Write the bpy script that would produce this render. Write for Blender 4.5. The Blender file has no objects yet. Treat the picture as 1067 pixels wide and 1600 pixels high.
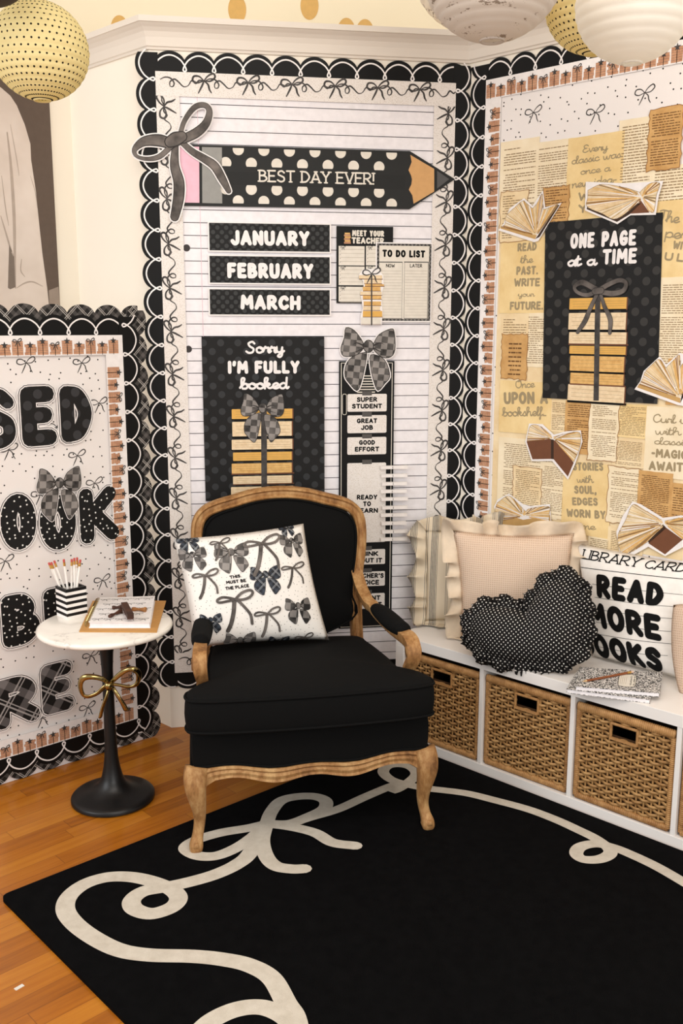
import bpy, bmesh, math, random
from mathutils import Vector, Matrix
R_ = random.Random(7)
SC = bpy.context.scene
COL = SC.collection
PI = math.pi
rad = math.radians

# ---------------------------------------------------------------- camera, world, lights, exposure
F, TH, RO, CH = 1499.81, 0.1904, -0.0017, 1.5284
fwd = Vector((0, math.cos(TH), -math.sin(TH))); rgt = Vector((1, 0, 0)); dwn = fwd.cross(rgt)
r2 = rgt * math.cos(RO) + dwn * math.sin(RO)
d2 = -rgt * math.sin(RO) + dwn * math.cos(RO)
CAM = Vector((0, 0, CH))
cd = bpy.data.cameras.new('camera'); cam = bpy.data.objects.new('camera', cd); COL.objects.link(cam)
m = Matrix((r2, -d2, -fwd)).transposed().to_4x4(); m.translation = CAM
cam.matrix_world = m
cd.sensor_fit = 'VERTICAL'; cd.sensor_height = 36; cd.lens = F / 1600 * 36
cd.clip_start = 0.05
SC.camera = cam

SC.view_settings.view_transform = 'Standard'
try: SC.view_settings.look = 'None'
except Exception: pass
SC.view_settings.gamma = 1
SC.view_settings.exposure = -0.2

w = bpy.data.worlds.new('world'); SC.world = w; w.use_nodes = True
w.node_tree.nodes['Background'].inputs[0].default_value = (1.0, 0.985, 0.955, 1)
w.node_tree.nodes['Background'].inputs[1].default_value = 0.85

def area(name, loc, target, sx, sy, power, col):
    l = bpy.data.lights.new(name, 'AREA'); l.shape = 'RECTANGLE'; l.size = sx; l.size_y = sy
    l.energy = power; l.color = col
    o = bpy.data.objects.new(name, l); COL.objects.link(o); o.location = loc
    o.rotation_euler = (Vector(target) - Vector(loc)).to_track_quat('-Z', 'Y').to_euler()
    return o
area('window_daylight', (-3.2, 0.6, 2.1), (0.0, 3.2, 0.9), 2.2, 1.8, 62, (0.95, 0.97, 1.0))
area('frontal_fill', (1.3, -1.3, 1.9), (0.0, 3.2, 1.0), 2.4, 1.6, 60, (1.0, 0.97, 0.93))  # fill light added behind the camera to brighten everything from the front
area('overhead_fill', (0.2, 1.2, 3.25), (0.1, 3.0, 0.6), 2.2, 1.4, 52, (1.0, 0.95, 0.88))  # large soft area light added below the ceiling for overhead light

# ---------------------------------------------------------------- helpers
def lin(c):
    def f(v):
        v /= 255.0
        return v / 12.92 if v <= 0.04045 else ((v + 0.055) / 1.055) ** 2.4
    return (f(c[0]), f(c[1]), f(c[2]), 1)
MATS = {}
def base_mat(name, rough=0.7, metal=0.0, spec=0.3):
    m = bpy.data.materials.new(name); m.use_nodes = True
    b = m.node_tree.nodes['Principled BSDF']
    b.inputs['Roughness'].default_value = rough
    b.inputs['Metallic'].default_value = metal
    b.inputs['Specular IOR Level'].default_value = spec
    return m, m.node_tree, b
class G:
    """small node-graph writer"""
    def __init__(s, nt): s.nt = nt
    def n(s, t, **kw):
        o = s.nt.nodes.new(t)
        for k, v in kw.items(): setattr(o, k, v)
        return o
    def put(s, sock, v):
        if hasattr(v, 'is_output') or isinstance(v, bpy.types.NodeSocket): s.nt.links.new(v, sock)
        elif isinstance(v, (tuple, list)) and sock.type == 'RGBA': sock.default_value = v if len(v) == 4 else (*v, 1)
        else: sock.default_value = v
    def math(s, op, a, b=0.0, c=None):
        o = s.n('ShaderNodeMath', operation=op); s.put(o.inputs[0], a); s.put(o.inputs[1], b)
        if c is not None: s.put(o.inputs[2], c)
        return o.outputs[0]
    def obj(s, kind='Object'): return s.n('ShaderNodeTexCoord').outputs[kind]
    def xyz(s, v):
        o = s.n('ShaderNodeSeparateXYZ'); s.put(o.inputs[0], v); return o.outputs
    def comb(s, x, y, z=0.0):
        o = s.n('ShaderNodeCombineXYZ'); s.put(o.inputs[0], x); s.put(o.inputs[1], y); s.put(o.inputs[2], z); return o.outputs[0]
    def mapping(s, v, scale=(1, 1, 1), rot=(0, 0, 0), loc=(0, 0, 0)):
        o = s.n('ShaderNodeMapping'); s.put(o.inputs['Vector'], v)
        o.inputs['Scale'].default_value = scale; o.inputs['Rotation'].default_value = rot; o.inputs['Location'].default_value = loc
        return o.outputs[0]
    def noise(s, v, scale, detail=3, rough=0.5, out='Fac'):
        o = s.n('ShaderNodeTexNoise'); s.put(o.inputs['Vector'], v); o.inputs['Scale'].default_value = scale
        o.inputs['Detail'].default_value = detail; o.inputs['Roughness'].default_value = rough; return o.outputs[out]
    def ramp(s, f, stops, interp='LINEAR'):
        o = s.n('ShaderNodeValToRGB'); o.color_ramp.interpolation = interp; s.put(o.inputs[0], f)
        e = o.color_ramp.elements
        while len(e) < len(stops): e.new(0.5)
        for i, (p, c) in enumerate(stops): e[i].position = p; e[i].color = c
        return o.outputs[0]
    def mix(s, f, a, b, blend='MIX'):
        o = s.n('ShaderNodeMix', data_type='RGBA', blend_type=blend); s.put(o.inputs[0], f); s.put(o.inputs[6], a); s.put(o.inputs[7], b)
        return o.outputs[2]
    def bump(s, h, strength=0.3, dist=0.01):
        o = s.n('ShaderNodeBump'); s.put(o.inputs['Height'], h); o.inputs['Strength'].default_value = strength
        o.inputs['Distance'].default_value = dist; return o.outputs[0]
    def link(s, a, b): s.nt.links.new(a, b)
def flat(name, rgb, rough=0.7, metal=0.0, spec=0.3, noise=None):
    """plain colour with a faint procedural variation"""
    if name in MATS: return MATS[name]
    m, nt, b = base_mat(name, rough, metal, spec); g = G(nt)
    c = lin(rgb)
    sc, am = noise or (40, 0.05)
    f = g.noise(g.obj(), sc, 3)
    d = tuple(v * (1 - am) for v in c[:3]) + (1,); e = tuple(min(1, v * (1 + am)) for v in c[:3]) + (1,)
    g.link(g.ramp(f, [(0.3, d), (0.7, e)]), b.inputs['Base Color'])
    MATS[name] = m; return m
def dots_mat(name, bg, fg, sp, r, stag=True, rough=0.6, coords='Object', asp=1.0):
    if name in MATS: return MATS[name]
    m, nt, b = base_mat(name, rough); g = G(nt)
    x, y, z = g.xyz(g.obj(coords))
    X = g.math('DIVIDE', x, sp * asp); Y = g.math('DIVIDE', y, sp)
    def cell(ox, oy):
        fx = g.math('SUBTRACT', g.math('FRACT', g.math('ADD', X, 100.5 + ox)), 0.5)
        fy = g.math('SUBTRACT', g.math('FRACT', g.math('ADD', Y, 100.5 + oy)), 0.5)
        fx = g.math('MULTIPLY', fx, asp)
        d = g.math('SQRT', g.math('ADD', g.math('MULTIPLY', fx, fx), g.math('MULTIPLY', fy, fy)))
        return g.math('LESS_THAN', d, r / sp)
    f = cell(0, 0)
    if stag: f = g.math('MAXIMUM', f, cell(0.5, 0.5))
    g.link(g.mix(f, lin(bg), lin(fg)), b.inputs['Base Color'])
    MATS[name] = m; return m
def specks_mat(name, bg, fg, scale, thr=0.12, rough=0.6, keep=0.5):
    """irregular small dots (voronoi)"""
    if name in MATS: return MATS[name]
    m, nt, b = base_mat(name, rough); g = G(nt)
    v = g.mapping(g.obj(), (1, 1, 0))
    o = g.n('ShaderNodeTexVoronoi'); g.put(o.inputs['Vector'], v); o.inputs['Scale'].default_value = scale
    o.voronoi_dimensions = '2D'; o.inputs['Randomness'].default_value = 0.8
    f = g.math('LESS_THAN', o.outputs['Distance'], thr)
    k = g.math('LESS_THAN', g.xyz(o.outputs['Color'])[0], keep)
    g.link(g.mix(g.math('MULTIPLY', f, k), lin(bg), lin(fg)), b.inputs['Base Color'])
    MATS[name] = m; return m
def plaid_mat(name, s, bg=(22, 21, 20), mid=(92, 88, 86), hi=(200, 196, 190), ang=45, rough=0.6):
    if name in MATS: return MATS[name]
    m, nt, b = base_mat(name, rough); g = G(nt)
    x, y, z = g.xyz(g.mapping(g.obj(), (1, 1, 1), (0, 0, rad(ang))))
    def band(v, c, wdt):
        fx = g.math('FRACT', g.math('ADD', g.math('DIVIDE', v, s), 50 - c + 0.5))
        return g.math('LESS_THAN', g.math('ABSOLUTE', g.math('SUBTRACT', fx, 0.5)), wdt)
    wide = g.math('ADD', band(x, 0.3, 0.13), band(y, 0.3, 0.13))
    thin = g.math('MAXIMUM', g.math('MAXIMUM', band(x, 0.75, 0.025), band(y, 0.75, 0.025)),
                  g.math('MAXIMUM', band(x, 0.86, 0.018), band(y, 0.86, 0.018)))
    c = g.mix(g.math('MULTIPLY', wide, 0.5), lin(bg), lin(mid))
    c = g.mix(g.math('MULTIPLY', thin, 0.75), c, lin(hi))
    g.link(c, b.inputs['Base Color']); MATS[name] = m; return m

def tag(o, label=None, cat=None, group=None, kind=None):
    if label: o['label'] = label
    if cat: o['category'] = cat
    if group: o['group'] = group
    if kind: o['kind'] = kind
    return o
def empty(name, loc=(0, 0, 0), rz=0, mat=None):
    o = bpy.data.objects.new(name, None); COL.objects.link(o)
    if mat is not None: o.matrix_world = mat
    else: o.location = loc; o.rotation_euler = (0, 0, rz)
    o.empty_display_size = 0.05
    return o
def mesh_obj(name, verts, faces, mats, idx=None, parent=None, matrix=None, smooth=False, mods=None):
    me = bpy.data.meshes.new(name)
    me.from_pydata([tuple(v) for v in verts], [], faces)
    if not isinstance(mats, (list, tuple)): mats = [mats]
    for mm in mats: me.materials.append(mm)
    if idx: me.polygons.foreach_set('material_index', idx)
    if smooth: me.polygons.foreach_set('use_smooth', [True] * len(me.polygons))
    me.update()
    o = bpy.data.objects.new(name, me); COL.objects.link(o)
    if parent is not None: o.parent = parent
    if matrix is not None: o.matrix_local = matrix
    return o
class MB:
    """mesh collector"""
    def __init__(s): s.v = []; s.f = []; s.i = []; s.mats = []
    def mi(s, m):
        if m not in s.mats: s.mats.append(m)
        return s.mats.index(m)
    def add(s, vs, fs, m):
        k = len(s.v); s.v += [Vector(v) for v in vs]; j = s.mi(m)
        for f in fs: s.f.append([a + k for a in f]); s.i.append(j)
    def box(s, c, d, m, rot=None, bev=0.0):
        x, y, z = d[0] / 2, d[1] / 2, d[2] / 2
        if bev > 0:
            bm = bmesh.new(); bmesh.ops.create_cube(bm, size=1)
            for v in bm.verts: v.co = Vector((v.co.x * d[0], v.co.y * d[1], v.co.z * d[2]))
            bmesh.ops.bevel(bm, geom=list(bm.edges), offset=bev, segments=2, affect='EDGES', profile=0.5)
            bm.verts.index_update()
            vs = [v.co.copy() for v in bm.verts]; fs = [[v.index for v in f.verts] for f in bm.faces]; bm.free()
        else:
            vs = [Vector((a, b, e)) for a in (-x, x) for b in (-y, y) for e in (-z, z)]
            fs = [(0, 1, 3, 2), (4, 6, 7, 5), (0, 4, 5, 1), (2, 3, 7, 6), (0, 2, 6, 4), (1, 5, 7, 3)]
        if rot is not None: vs = [rot @ v for v in vs]
        s.add([v + Vector(c) for v in vs], fs, m)
    def tube(s, pts, rads, m, n=8, closed=False, cap=True, prof=None, up=None):
        """sweep; rads: number or list of numbers or (ra, rb) pairs; prof: list of (a, b) unit profile"""
        pts = [Vector(p) for p in pts]; N = len(pts)
        if not isinstance(rads, (list, tuple)): rads = [rads] * N
        prof = prof or [(math.cos(2 * PI * k / n), math.sin(2 * PI * k / n)) for k in range(n)]
        n = len(prof); vs = []; prev = None
        for i, p in enumerate(pts):
            a = pts[(i - 1) % N] if (closed or i > 0) else pts[i]
            b = pts[(i + 1) % N] if (closed or i < N - 1) else pts[i]
            t = (b - a)
            t = t.normalized() if t.length > 1e-9 else Vector((0, 0, 1))
            if up is not None: u = Vector(up); u = (u - t * u.dot(t)); 
            elif prev is None:
                u = Vector((0, 0, 1)) if abs(t.z) < 0.9 else Vector((0, 1, 0)); u = u - t * u.dot(t)
            else: u = prev - t * prev.dot(t)
            if u.length < 1e-6: u = Vector((1, 0, 0)) - t * t.x
            u.normalize(); prev = u; w_ = t.cross(u)
            r = rads[i]; ra, rb = r if isinstance(r, (tuple, list)) else (r, r)
            for (x, y) in prof: vs.append(p + w_ * x * ra + u * y * rb)
        fs = []
        for i in range(N if closed else N - 1):
            j = (i + 1) % N
            for k in range(n):
                l = (k + 1) % n; fs.append((i * n + k, i * n + l, j * n + l, j * n + k))
        if cap and not closed:
            fs.append(tuple(range(n))[::-1]); fs.append(tuple((N - 1) * n + k for k in range(n)))
        s.add(vs, fs, m)
    def lathe(s, prof, m, n=32, c=(0, 0, 0)):
        vs = []; fs = []; c = Vector(c)
        for (r, z) in prof:
            for k in range(n):
                a = 2 * PI * k / n; vs.append(c + Vector((r * math.cos(a), r * math.sin(a), z)))
        for i in range(len(prof) - 1):
            for k in range(n):
                l = (k + 1) % n; fs.append((i * n + k, i * n + l, (i + 1) * n + l, (i + 1) * n + k))
        if prof[0][0] > 1e-6: fs.append(tuple(range(n))[::-1])
        if prof[-1][0] > 1e-6: fs.append(tuple((len(prof) - 1) * n + k for k in range(n)))
        s.add(vs, fs, m)
    def grid(s, fn, nu, nv, m, flip=False, closeu=False):
        k0 = []; fs = []
        for i in range(nu + (0 if closeu else 1)):
            for j in range(nv + 1): k0.append(fn(i / nu, j / nv))
        W_ = nv + 1; NU = nu if closeu else nu + 1
        for i in range(nu):
            for j in range(nv):
                a = i * W_ + j; b = ((i + 1) % NU) * W_ + j
                q = (a, b, b + 1, a + 1); fs.append(q[::-1] if flip else q)
        s.add(k0, fs, m)
    def build(s, name, parent=None, matrix=None, smooth=False):
        return mesh_obj(name, s.v, s.f, s.mats, s.i, parent, matrix, smooth)
def autosmooth(o, ang=40):
    me = o.data
    for p in me.polygons: p.use_smooth = True
    bm = bmesh.new(); bm.from_mesh(me)
    for e in bm.edges:
        if len(e.link_faces) == 2 and e.calc_face_angle(0) > rad(ang): e.smooth = False
    bm.to_mesh(me); bm.free(); return o
def bez(pts, n=8, closed=False):
    """Catmull-Rom through points (any dimension)"""
    P = [tuple(p) for p in pts]; N = len(P); out = []
    if N < 3 and not closed: return P
    D_ = len(P[0])
    for i in range(N if closed else N - 1):
        p1, p2 = P[i], P[(i + 1) % N]
        p0 = P[(i - 1) % N] if (closed or i > 0) else tuple(2 * a - b for a, b in zip(p1, p2))
        p3 = P[(i + 2) % N] if (closed or i < N - 2) else tuple(2 * b - a for a, b in zip(p1, p2))
        for k in range(n):
            t = k / n
            out.append(tuple(0.5 * (2 * p1[d] + (p2[d] - p0[d]) * t + (2 * p0[d] - 5 * p1[d] + 4 * p2[d] - p3[d]) * t * t
                                    + (3 * p1[d] - p0[d] - 3 * p2[d] + p3[d]) * t ** 3) for d in range(D_)))
    if not closed: out.append(P[-1])
    return out

# ---------------------------------------------------------------- frames of the walls
class Frame:
    def __init__(s, o, ang, z0=0.0):
        s.o = Vector(o); s.U = Vector((math.cos(ang), math.sin(ang), 0)); s.V = Vector((0, 0, 1))
        s.N = s.U.cross(s.V)
        s.m = Matrix((s.U, s.V, s.N)).transposed().to_4x4(); s.m.translation = s.o
    def P(s, u, v, w=0.0): return s.o + s.U * u + s.V * v + s.N * w
    def px(s, x, y, w=0.0):
        d = r2 * ((x - 533.5) / F) + d2 * ((y - 800) / F) + fwd
        t = (s.o + s.N * w - CAM).dot(s.N) / d.dot(s.N); q = CAM + d * t - s.o
        return (q.dot(s.U), q.z)
    def at(s, u, v, w=0.0):
        mm = s.m.copy(); mm.translation = s.P(u, v, w); return mm
def hpx(x, y, z=0.0):
    """point where the photographed pixel meets a level surface of height z"""
    d = r2 * ((x - 533.5) / F) + d2 * ((y - 800) / F) + fwd
    t = (z - CH) / d.z; return CAM + d * t
K = Vector((0.4561, 3.6722, 0)); A_C = 0.1521; A_R = -0.758
FC = Frame(K, A_C)
E = FC.P(-1.128, 0); E.z = 0
FR = Frame(K, A_R); FL = Frame(E, A_R)
FB = Frame((-0.7423, 3.3882, 0), rad(41.9))

# ---------------------------------------------------------------- lettering: stroke alphabets (height 1)
GL = {
 'A': (.62, '-0,0 .31,1 .62,0;-.13,.3 .49,.3'), 'B': (.52, '-0,0 0,1;~0,1 .3,.97 .42,.76 .28,.56 0,.53;~0,.53 .36,.5 .52,.26 .34,.03 0,0'),
 'C': (.56, '~.54,.82 .38,.98 .14,.88 0,.5 .12,.12 .36,.02 .56,.18'), 'D': (.55, '-0,0 0,1;~0,1 .34,.92 .55,.5 .34,.08 0,0'),
 'E': (.47, '-.45,1 0,1 0,0 .47,0;-0,.52 .38,.52'), 'F': (.45, '-.45,1 0,1 0,0;-0,.5 .36,.5'),
 'G': (.6, '~.54,.82 .38,.98 .14,.88 0,.5 .12,.12 .36,.02 .56,.14 .6,.42;-.6,.44 .36,.44'), 'H': (.55, '-0,0 0,1;-.55,0 .55,1;-0,.5 .55,.5'),
 'I': (.02, '-0,0 0,1'), 'J': (.42, '~.42,1 .42,.3 .34,.05 .16,0 0,.2'), 'K': (.52, '-0,0 0,1;-.48,1 .03,.42;-.14,.54 .52,0'),
 'L': (.42, '-0,1 0,0 .42,0'), 'M': (.74, '-0,0 .06,1 .37,.38 .68,1 .74,0'), 'N': (.56, '-0,0 0,1 .56,0 .56,1'),
 'O': (.6, 'o.3,.5 .3,.5'), 'P': (.5, '-0,0 0,1;~0,1 .34,.98 .5,.74 .34,.46 0,.42'), 'Q': (.6, 'o.3,.5 .3,.5;-.36,.25 .6,-.05'),
 'R': (.54, '-0,0 0,1;~0,1 .34,.98 .48,.74 .32,.5 0,.45;-.2,.45 .54,0'), 'S': (.5, '~.48,.84 .3,1 .08,.9 .06,.66 .26,.53 .46,.38 .46,.12 .24,0 0,.14'),
 'T': (.56, '-0,1 .56,1;-.28,1 .28,0'), 'U': (.56, '~0,1 0,.35 .08,.08 .28,0 .48,.08 .56,.35 .56,1'), 'V': (.58, '-0,1 .29,0 .58,1'),
 'W': (.8, '-0,1 .18,0 .4,.7 .62,0 .8,1'), 'Y': (.56, '-0,1 .28,.48 .56,1;-.28,.48 .28,0'), 'X': (.54, '-0,0 .54,1;-0,1 .54,0'), 'Z': (.52, '-0,1 .52,1 0,0 .52,0'),
 "'": (.04, '-.03,1 0,.76'), '.': (.02, '-0,0 .015,0'), ',': (.06, '-.05,.04 0,-.18'), '!': (.02, '-0,1 0,.3;-0,0 .01,0'), '-': (.25, '-0,.45 .25,.45'),
}
SCR = {  # connected hand, x-height .5
 'a': (.42, '~.36,.42 .2,.5 .03,.3 .08,.04 .24,.02 .36,.3 .37,.46 .36,.12 .42,.0 .5,.12'), 'b': (.36, '~-.06,.1 .1,.5 .18,.92 .08,1 .02,.8 .03,.1 .06,.3 .22,.48 .36,.3 .26,.03 .08,.02;~.3,.36 .38,.4 .44,.36'),
 'c': (.32, '~.32,.38 .22,.5 .05,.36 .05,.1 .2,.0 .38,.12'), 'd': (.42, '~.36,.42 .2,.5 .03,.3 .08,.04 .24,.02 .36,.3 .4,1;~.38,.5 .37,.12 .42,0 .5,.12'),
 'e': (.34, '~-.05,.1 .18,.2 .32,.36 .22,.5 .06,.36 .05,.1 .2,.0 .4,.14'), 'f': (.26, '~-.05,.1 .14,.5 .22,.9 .12,1 .08,.7 .06,-.3 .0,-.4 .02,-.2 .14,.02 .3,.14'),
 'g': (.4, '~.36,.42 .2,.5 .03,.3 .08,.04 .24,.02 .36,.3 .37,.46 .34,-.2 .2,-.4 .1,-.25 .46,.14'), 'h': (.4, '~-.06,.1 .1,.5 .18,.92 .08,1 .02,.8 .02,0;~.02,.2 .16,.46 .28,.46 .3,.12 .36,0 .46,.12'),
 'i': (.14, '~-.05,.12 .06,.46 .05,.1 .12,0 .22,.12;-.08,.72 .09,.72'), 'k': (.38, '~-.06,.1 .1,.5 .18,.92 .08,1 .02,.8 .02,0;~.02,.2 .2,.48 .28,.36 .12,.24;~.12,.24 .26,.04 .42,.1'),
 'l': (.16, '~-.06,.12 .1,.5 .16,.92 .08,1 .03,.8 .04,.1 .12,0 .24,.12'), 'm': (.58, '~0,.46 .02,0;~.02,.2 .14,.46 .24,.44 .25,0;~.25,.2 .38,.46 .48,.44 .48,.12 .54,0 .62,.12'),
 'n': (.38, '~-.02,.4 .03,.46 .02,0;~.02,.2 .16,.46 .28,.46 .3,.12 .36,0 .46,.12'), 'o': (.38, '~.2,.5 .04,.36 .06,.08 .22,.0 .36,.16 .32,.42 .2,.5 .3,.36 .46,.4'),
 'p': (.38, '~0,.46 0,-.4;~0,.2 .1,.44 .26,.48 .36,.28 .26,.03 .04,.04;~.3,.1 .44,.14'), 'r': (.3, '~-.04,.1 .06,.46 .1,.52 .14,.42 .26,.44 .24,.14 .3,0 .4,.12'),
 's': (.28, '~-.05,.08 .16,.5 .22,.3 .24,.08 .12,0 0,.1;~.2,.04 .36,.12'), 't': (.24, '~-.04,.12 .1,.9;~.1,.9 .06,.15 .12,0 .28,.12;-.0,.6 .22,.62'),
 'u': (.4, '~-.04,.2 .03,.46 .03,.12 .14,0 .28,.1 .34,.46;~.34,.46 .34,.1 .4,0 .5,.12'), 'v': (.34, '~0,.46 .12,0 .2,.1 .3,.46 .42,.4'),
 'w': (.54, '~0,.46 .06,.05 .18,.05 .26,.4;~.26,.4 .3,.05 .42,.05 .5,.46 .6,.4'), 'y': (.4, '~-.04,.2 .03,.46 .03,.12 .14,.02 .28,.1 .34,.46;~.34,.46 .32,-.2 .2,-.42 .1,-.28 .44,.12'),
 'x': (.32, '-0,.45 .3,0;-0,0 .3,.45'),
 'S': (.5, '~.46,.84 .34,1 .14,.86 .2,.6 .4,.36 .34,.06 .14,0 .0,.14'), 'E': (.5, '~.46,.84 .3,1 .1,.84 .2,.56 .34,.54 .1,.44 .04,.14 .24,0 .48,.16'),
 'O': (.56, '~.3,1 .06,.8 .04,.25 .26,0 .5,.25 .5,.78 .3,1 .24,.86 .5,.9'), 'C': (.5, '~.48,.8 .34,1 .1,.8 .04,.3 .22,0 .5,.18'),
 'U': (.5, '~0,.9 .06,1 .06,.3 .2,.02 .4,.2 .44,.95;~.44,.95 .44,.1 .56,.1'), 'T': (.5, '~0,.9 .2,1 .54,.96;~.28,.98 .26,.2 .14,0 .02,.12'),
 '-': (.25, '-0,.3 .25,.3'), '.': (.05, '-0,0 .015,0'), ',': (.06, '-.05,.04 0,-.12'),
}
def glyph(ch, script=False):
    src = SCR if (script and ch in SCR) else GL
    if ch not in src: return None
    wd, sp = src[ch]; out = []
    for st in sp.split(';'):
        k, body = st[0], st[1:]
        pts = [tuple(float(q) for q in p.split(',')) for p in body.split()]
        if k == '-': out.append((pts, False))
        elif k == '~': out.append((bez(pts, 5), False))
        else:
            c, r = pts; out.append(([(c[0] + r[0] * math.cos(2 * PI * i / 28), c[1] + r[1] * math.sin(2 * PI * i / 28)) for i in range(28)], True))
    return wd, out
class Card:
    """flat printed or cut piece lying on a wall frame; shapes are metres in the piece's own plane"""
    def __init__(s, map=None): s.b = MB(); s.map = map; s.z = 0.0
    def poly(s, pts, m, z=0.0):
        pts = list(pts)
        if sum(pts[i - 1][0] * pts[i][1] - pts[i][0] * pts[i - 1][1] for i in range(len(pts))) < 0: pts = pts[::-1]
        s.b.add([Vector((p[0], p[1], z)) for p in pts], [tuple(range(len(pts)))], m)
    def slab(s, pts, m, z0, z1):
        pts = list(pts); a = sum(pts[i - 1][0] * pts[i][1] - pts[i][0] * pts[i - 1][1] for i in range(len(pts)))
        if a < 0: pts = pts[::-1]
        n = len(pts)
        vs = [Vector((p[0], p[1], z1)) for p in pts] + [Vector((p[0], p[1], z0)) for p in pts]
        fs = [tuple(range(n)), tuple(range(2 * n - 1, n - 1, -1))] + [(i, i + n, (i + 1) % n + n, (i + 1) % n) for i in range(n)]
        s.b.add(vs, fs, m)
    def rect(s, x0, y0, x1, y1, m, z=0.0): s.poly([(x0, y0), (x1, y0), (x1, y1), (x0, y1)], m, z)
    def rrect(s, x0, y0, x1, y1, r, m, z=0.0):
        pts = []
        for (cx, cy, a0) in ((x1 - r, y1 - r, 0), (x0 + r, y1 - r, 90), (x0 + r, y0 + r, 180), (x1 - r, y0 + r, 270)):
            for k in range(5): a = rad(a0 + 22.5 * k); pts.append((cx + r * math.cos(a), cy + r * math.sin(a)))
        s.poly(pts, m, z)
    def disc(s, cx, cy, r, m, z=0.0, n=16, ry=None):
        ry = ry or r; s.poly([(cx + r * math.cos(2 * PI * k / n), cy + ry * math.sin(2 * PI * k / n)) for k in range(n)], m, z)
    def stroke(s, pts, wd, m, z=0.0, closed=False, caps=True, wf=None):
        pts = [p for i, p in enumerate(pts) if i == 0 or (abs(p[0] - pts[i - 1][0]) + abs(p[1] - pts[i - 1][1])) > 1e-7]
        N = len(pts)
        if N < 2: return
        s.k = (getattr(s, 'k', 0) + 1) % 6; z += s.k * 2e-5; dz = 8e-5
        vs = []; h = wd / 2
        for i in range(N):
            a = pts[(i - 1) % N] if (closed or i) else pts[0]; c = pts[i]
            b = pts[(i + 1) % N] if (closed or i < N - 1) else pts[-1]
            d1 = (c[0] - a[0], c[1] - a[1]); d2_ = (b[0] - c[0], b[1] - c[1])
            l1 = math.hypot(*d1) or 1e-9; l2 = math.hypot(*d2_) or 1e-9
            n1 = (-d1[1] / l1, d1[0] / l1) if l1 > 1e-8 else (-d2_[1] / l2, d2_[0] / l2)
            n2 = (-d2_[1] / l2, d2_[0] / l2) if l2 > 1e-8 else n1
            nx, ny = n1[0] + n2[0], n1[1] + n2[1]; L = math.hypot(nx, ny)
            if L < 0.5: nx, ny = n1; L = 1.0; k = 1.0
            else: nx /= L; ny /= L; k = 1 / max(0.6, nx * n1[0] + ny * n1[1])
            hh = h * (wf(i / (N - 1)) if wf else 1)
            zi = z + dz * i / N; vs.append((c[0] + nx * hh * k, c[1] + ny * hh * k, zi)); vs.append((c[0] - nx * hh * k, c[1] - ny * hh * k, zi))
        fs = [(2 * i, 2 * i + 1, 2 * ((i + 1) % N) + 1, 2 * ((i + 1) % N)) for i in range(N if closed else N - 1)]
        s.b.add(vs, fs, m)
        if caps and not closed and wd > 0.0016:
            for e in (0, -1): s.disc(pts[e][0], pts[e][1], h * (wf(0 if e == 0 else 1) if wf else 1), m, z + (dz + 1e-5 if e else -1e-5), 10)
    def text(s, txt, cx, cy, h, wd, m, z=0.0, sp=.055, script=False, slant=0.0, rot=0.0, serif=False, fit=None, space=.5, mode='c'):
        """centre (cx, cy of baseline), cap height h incl. stroke"""
        scr = lambda ch: script and ch in SCR
        gs = sum(glyph(ch, script)[0] for ch in txt if ch != ' ' and glyph(ch, script)) * h
        gap = (.06 * h) if script else (wd + sp * h)
        fixed = (len(txt.replace(' ', '')) - 1 - txt.count(' ')) * gap + txt.count(' ') * (space * h + wd)
        kx = max(.35, (fit - fixed) / gs) if fit else 1.0
        if fit and kx == .35: gap *= .6
        W = gs * kx + fixed
        x = -W / 2 if mode == 'c' else 0.0
        cr, sr = math.cos(rot), math.sin(rot)
        H = h - wd
        for ch in txt:
            if ch == ' ': x += space * h + wd - gap; continue
            g = glyph(ch, script)
            if g is None: continue
            for pts, closed in g[1]:
                q = []
                for (a, b) in pts:
                    X = x + a * h * kx + slant * b * h; Y = wd / 2 + b * H
                    q.append((cx + X * cr - Y * sr, cy + X * sr + Y * cr))
                if len(q) > 2 and not closed and len(pts) <= 5:
                    for i in range(len(q) - 1): s.stroke([q[i], q[i + 1]], wd, m, z + i * 1e-5)
                else: s.stroke(q, wd, m, z, closed)
                if serif and not closed:
                    for e in range(len(pts)):
                        a, b = pts[e]
                        steep = any(0 <= f < len(pts) and abs(pts[f][1] - b) > .08 and abs(pts[f][0] - a) < .75 * abs(pts[f][1] - b) + .02 for f in (e - 1, e + 1))
                        if (b < .02 or b > .98) and steep:
                            t = h * .12
                            s.stroke([(q[e][0] - t * cr, q[e][1] - t * sr), (q[e][0] + t * cr, q[e][1] + t * sr)], wd * .8, m, z + 2e-5)
            x += g[0] * h * kx + gap
    def build(s, name, frame, w=0.0, parent=None):
        """origin moves to the middle of the piece; w is its distance off the wall"""
        xs = [v.x for v in s.b.v]; ys = [v.y for v in s.b.v]
        c = Vector(((min(xs) + max(xs)) / 2, (min(ys) + max(ys)) / 2, 0))
        s.b.v = [v - c for v in s.b.v]
        o = s.b.build(name)
        if parent is None: o.matrix_world = frame.at(c.x, c.y, w)
        else: o.parent = parent; o.matrix_local = parent['_m'] .inverted() @ frame.at(c.x, c.y, w) if False else parent.matrix_world.inverted() @ frame.at(c.x, c.y, w)
        return o

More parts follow.
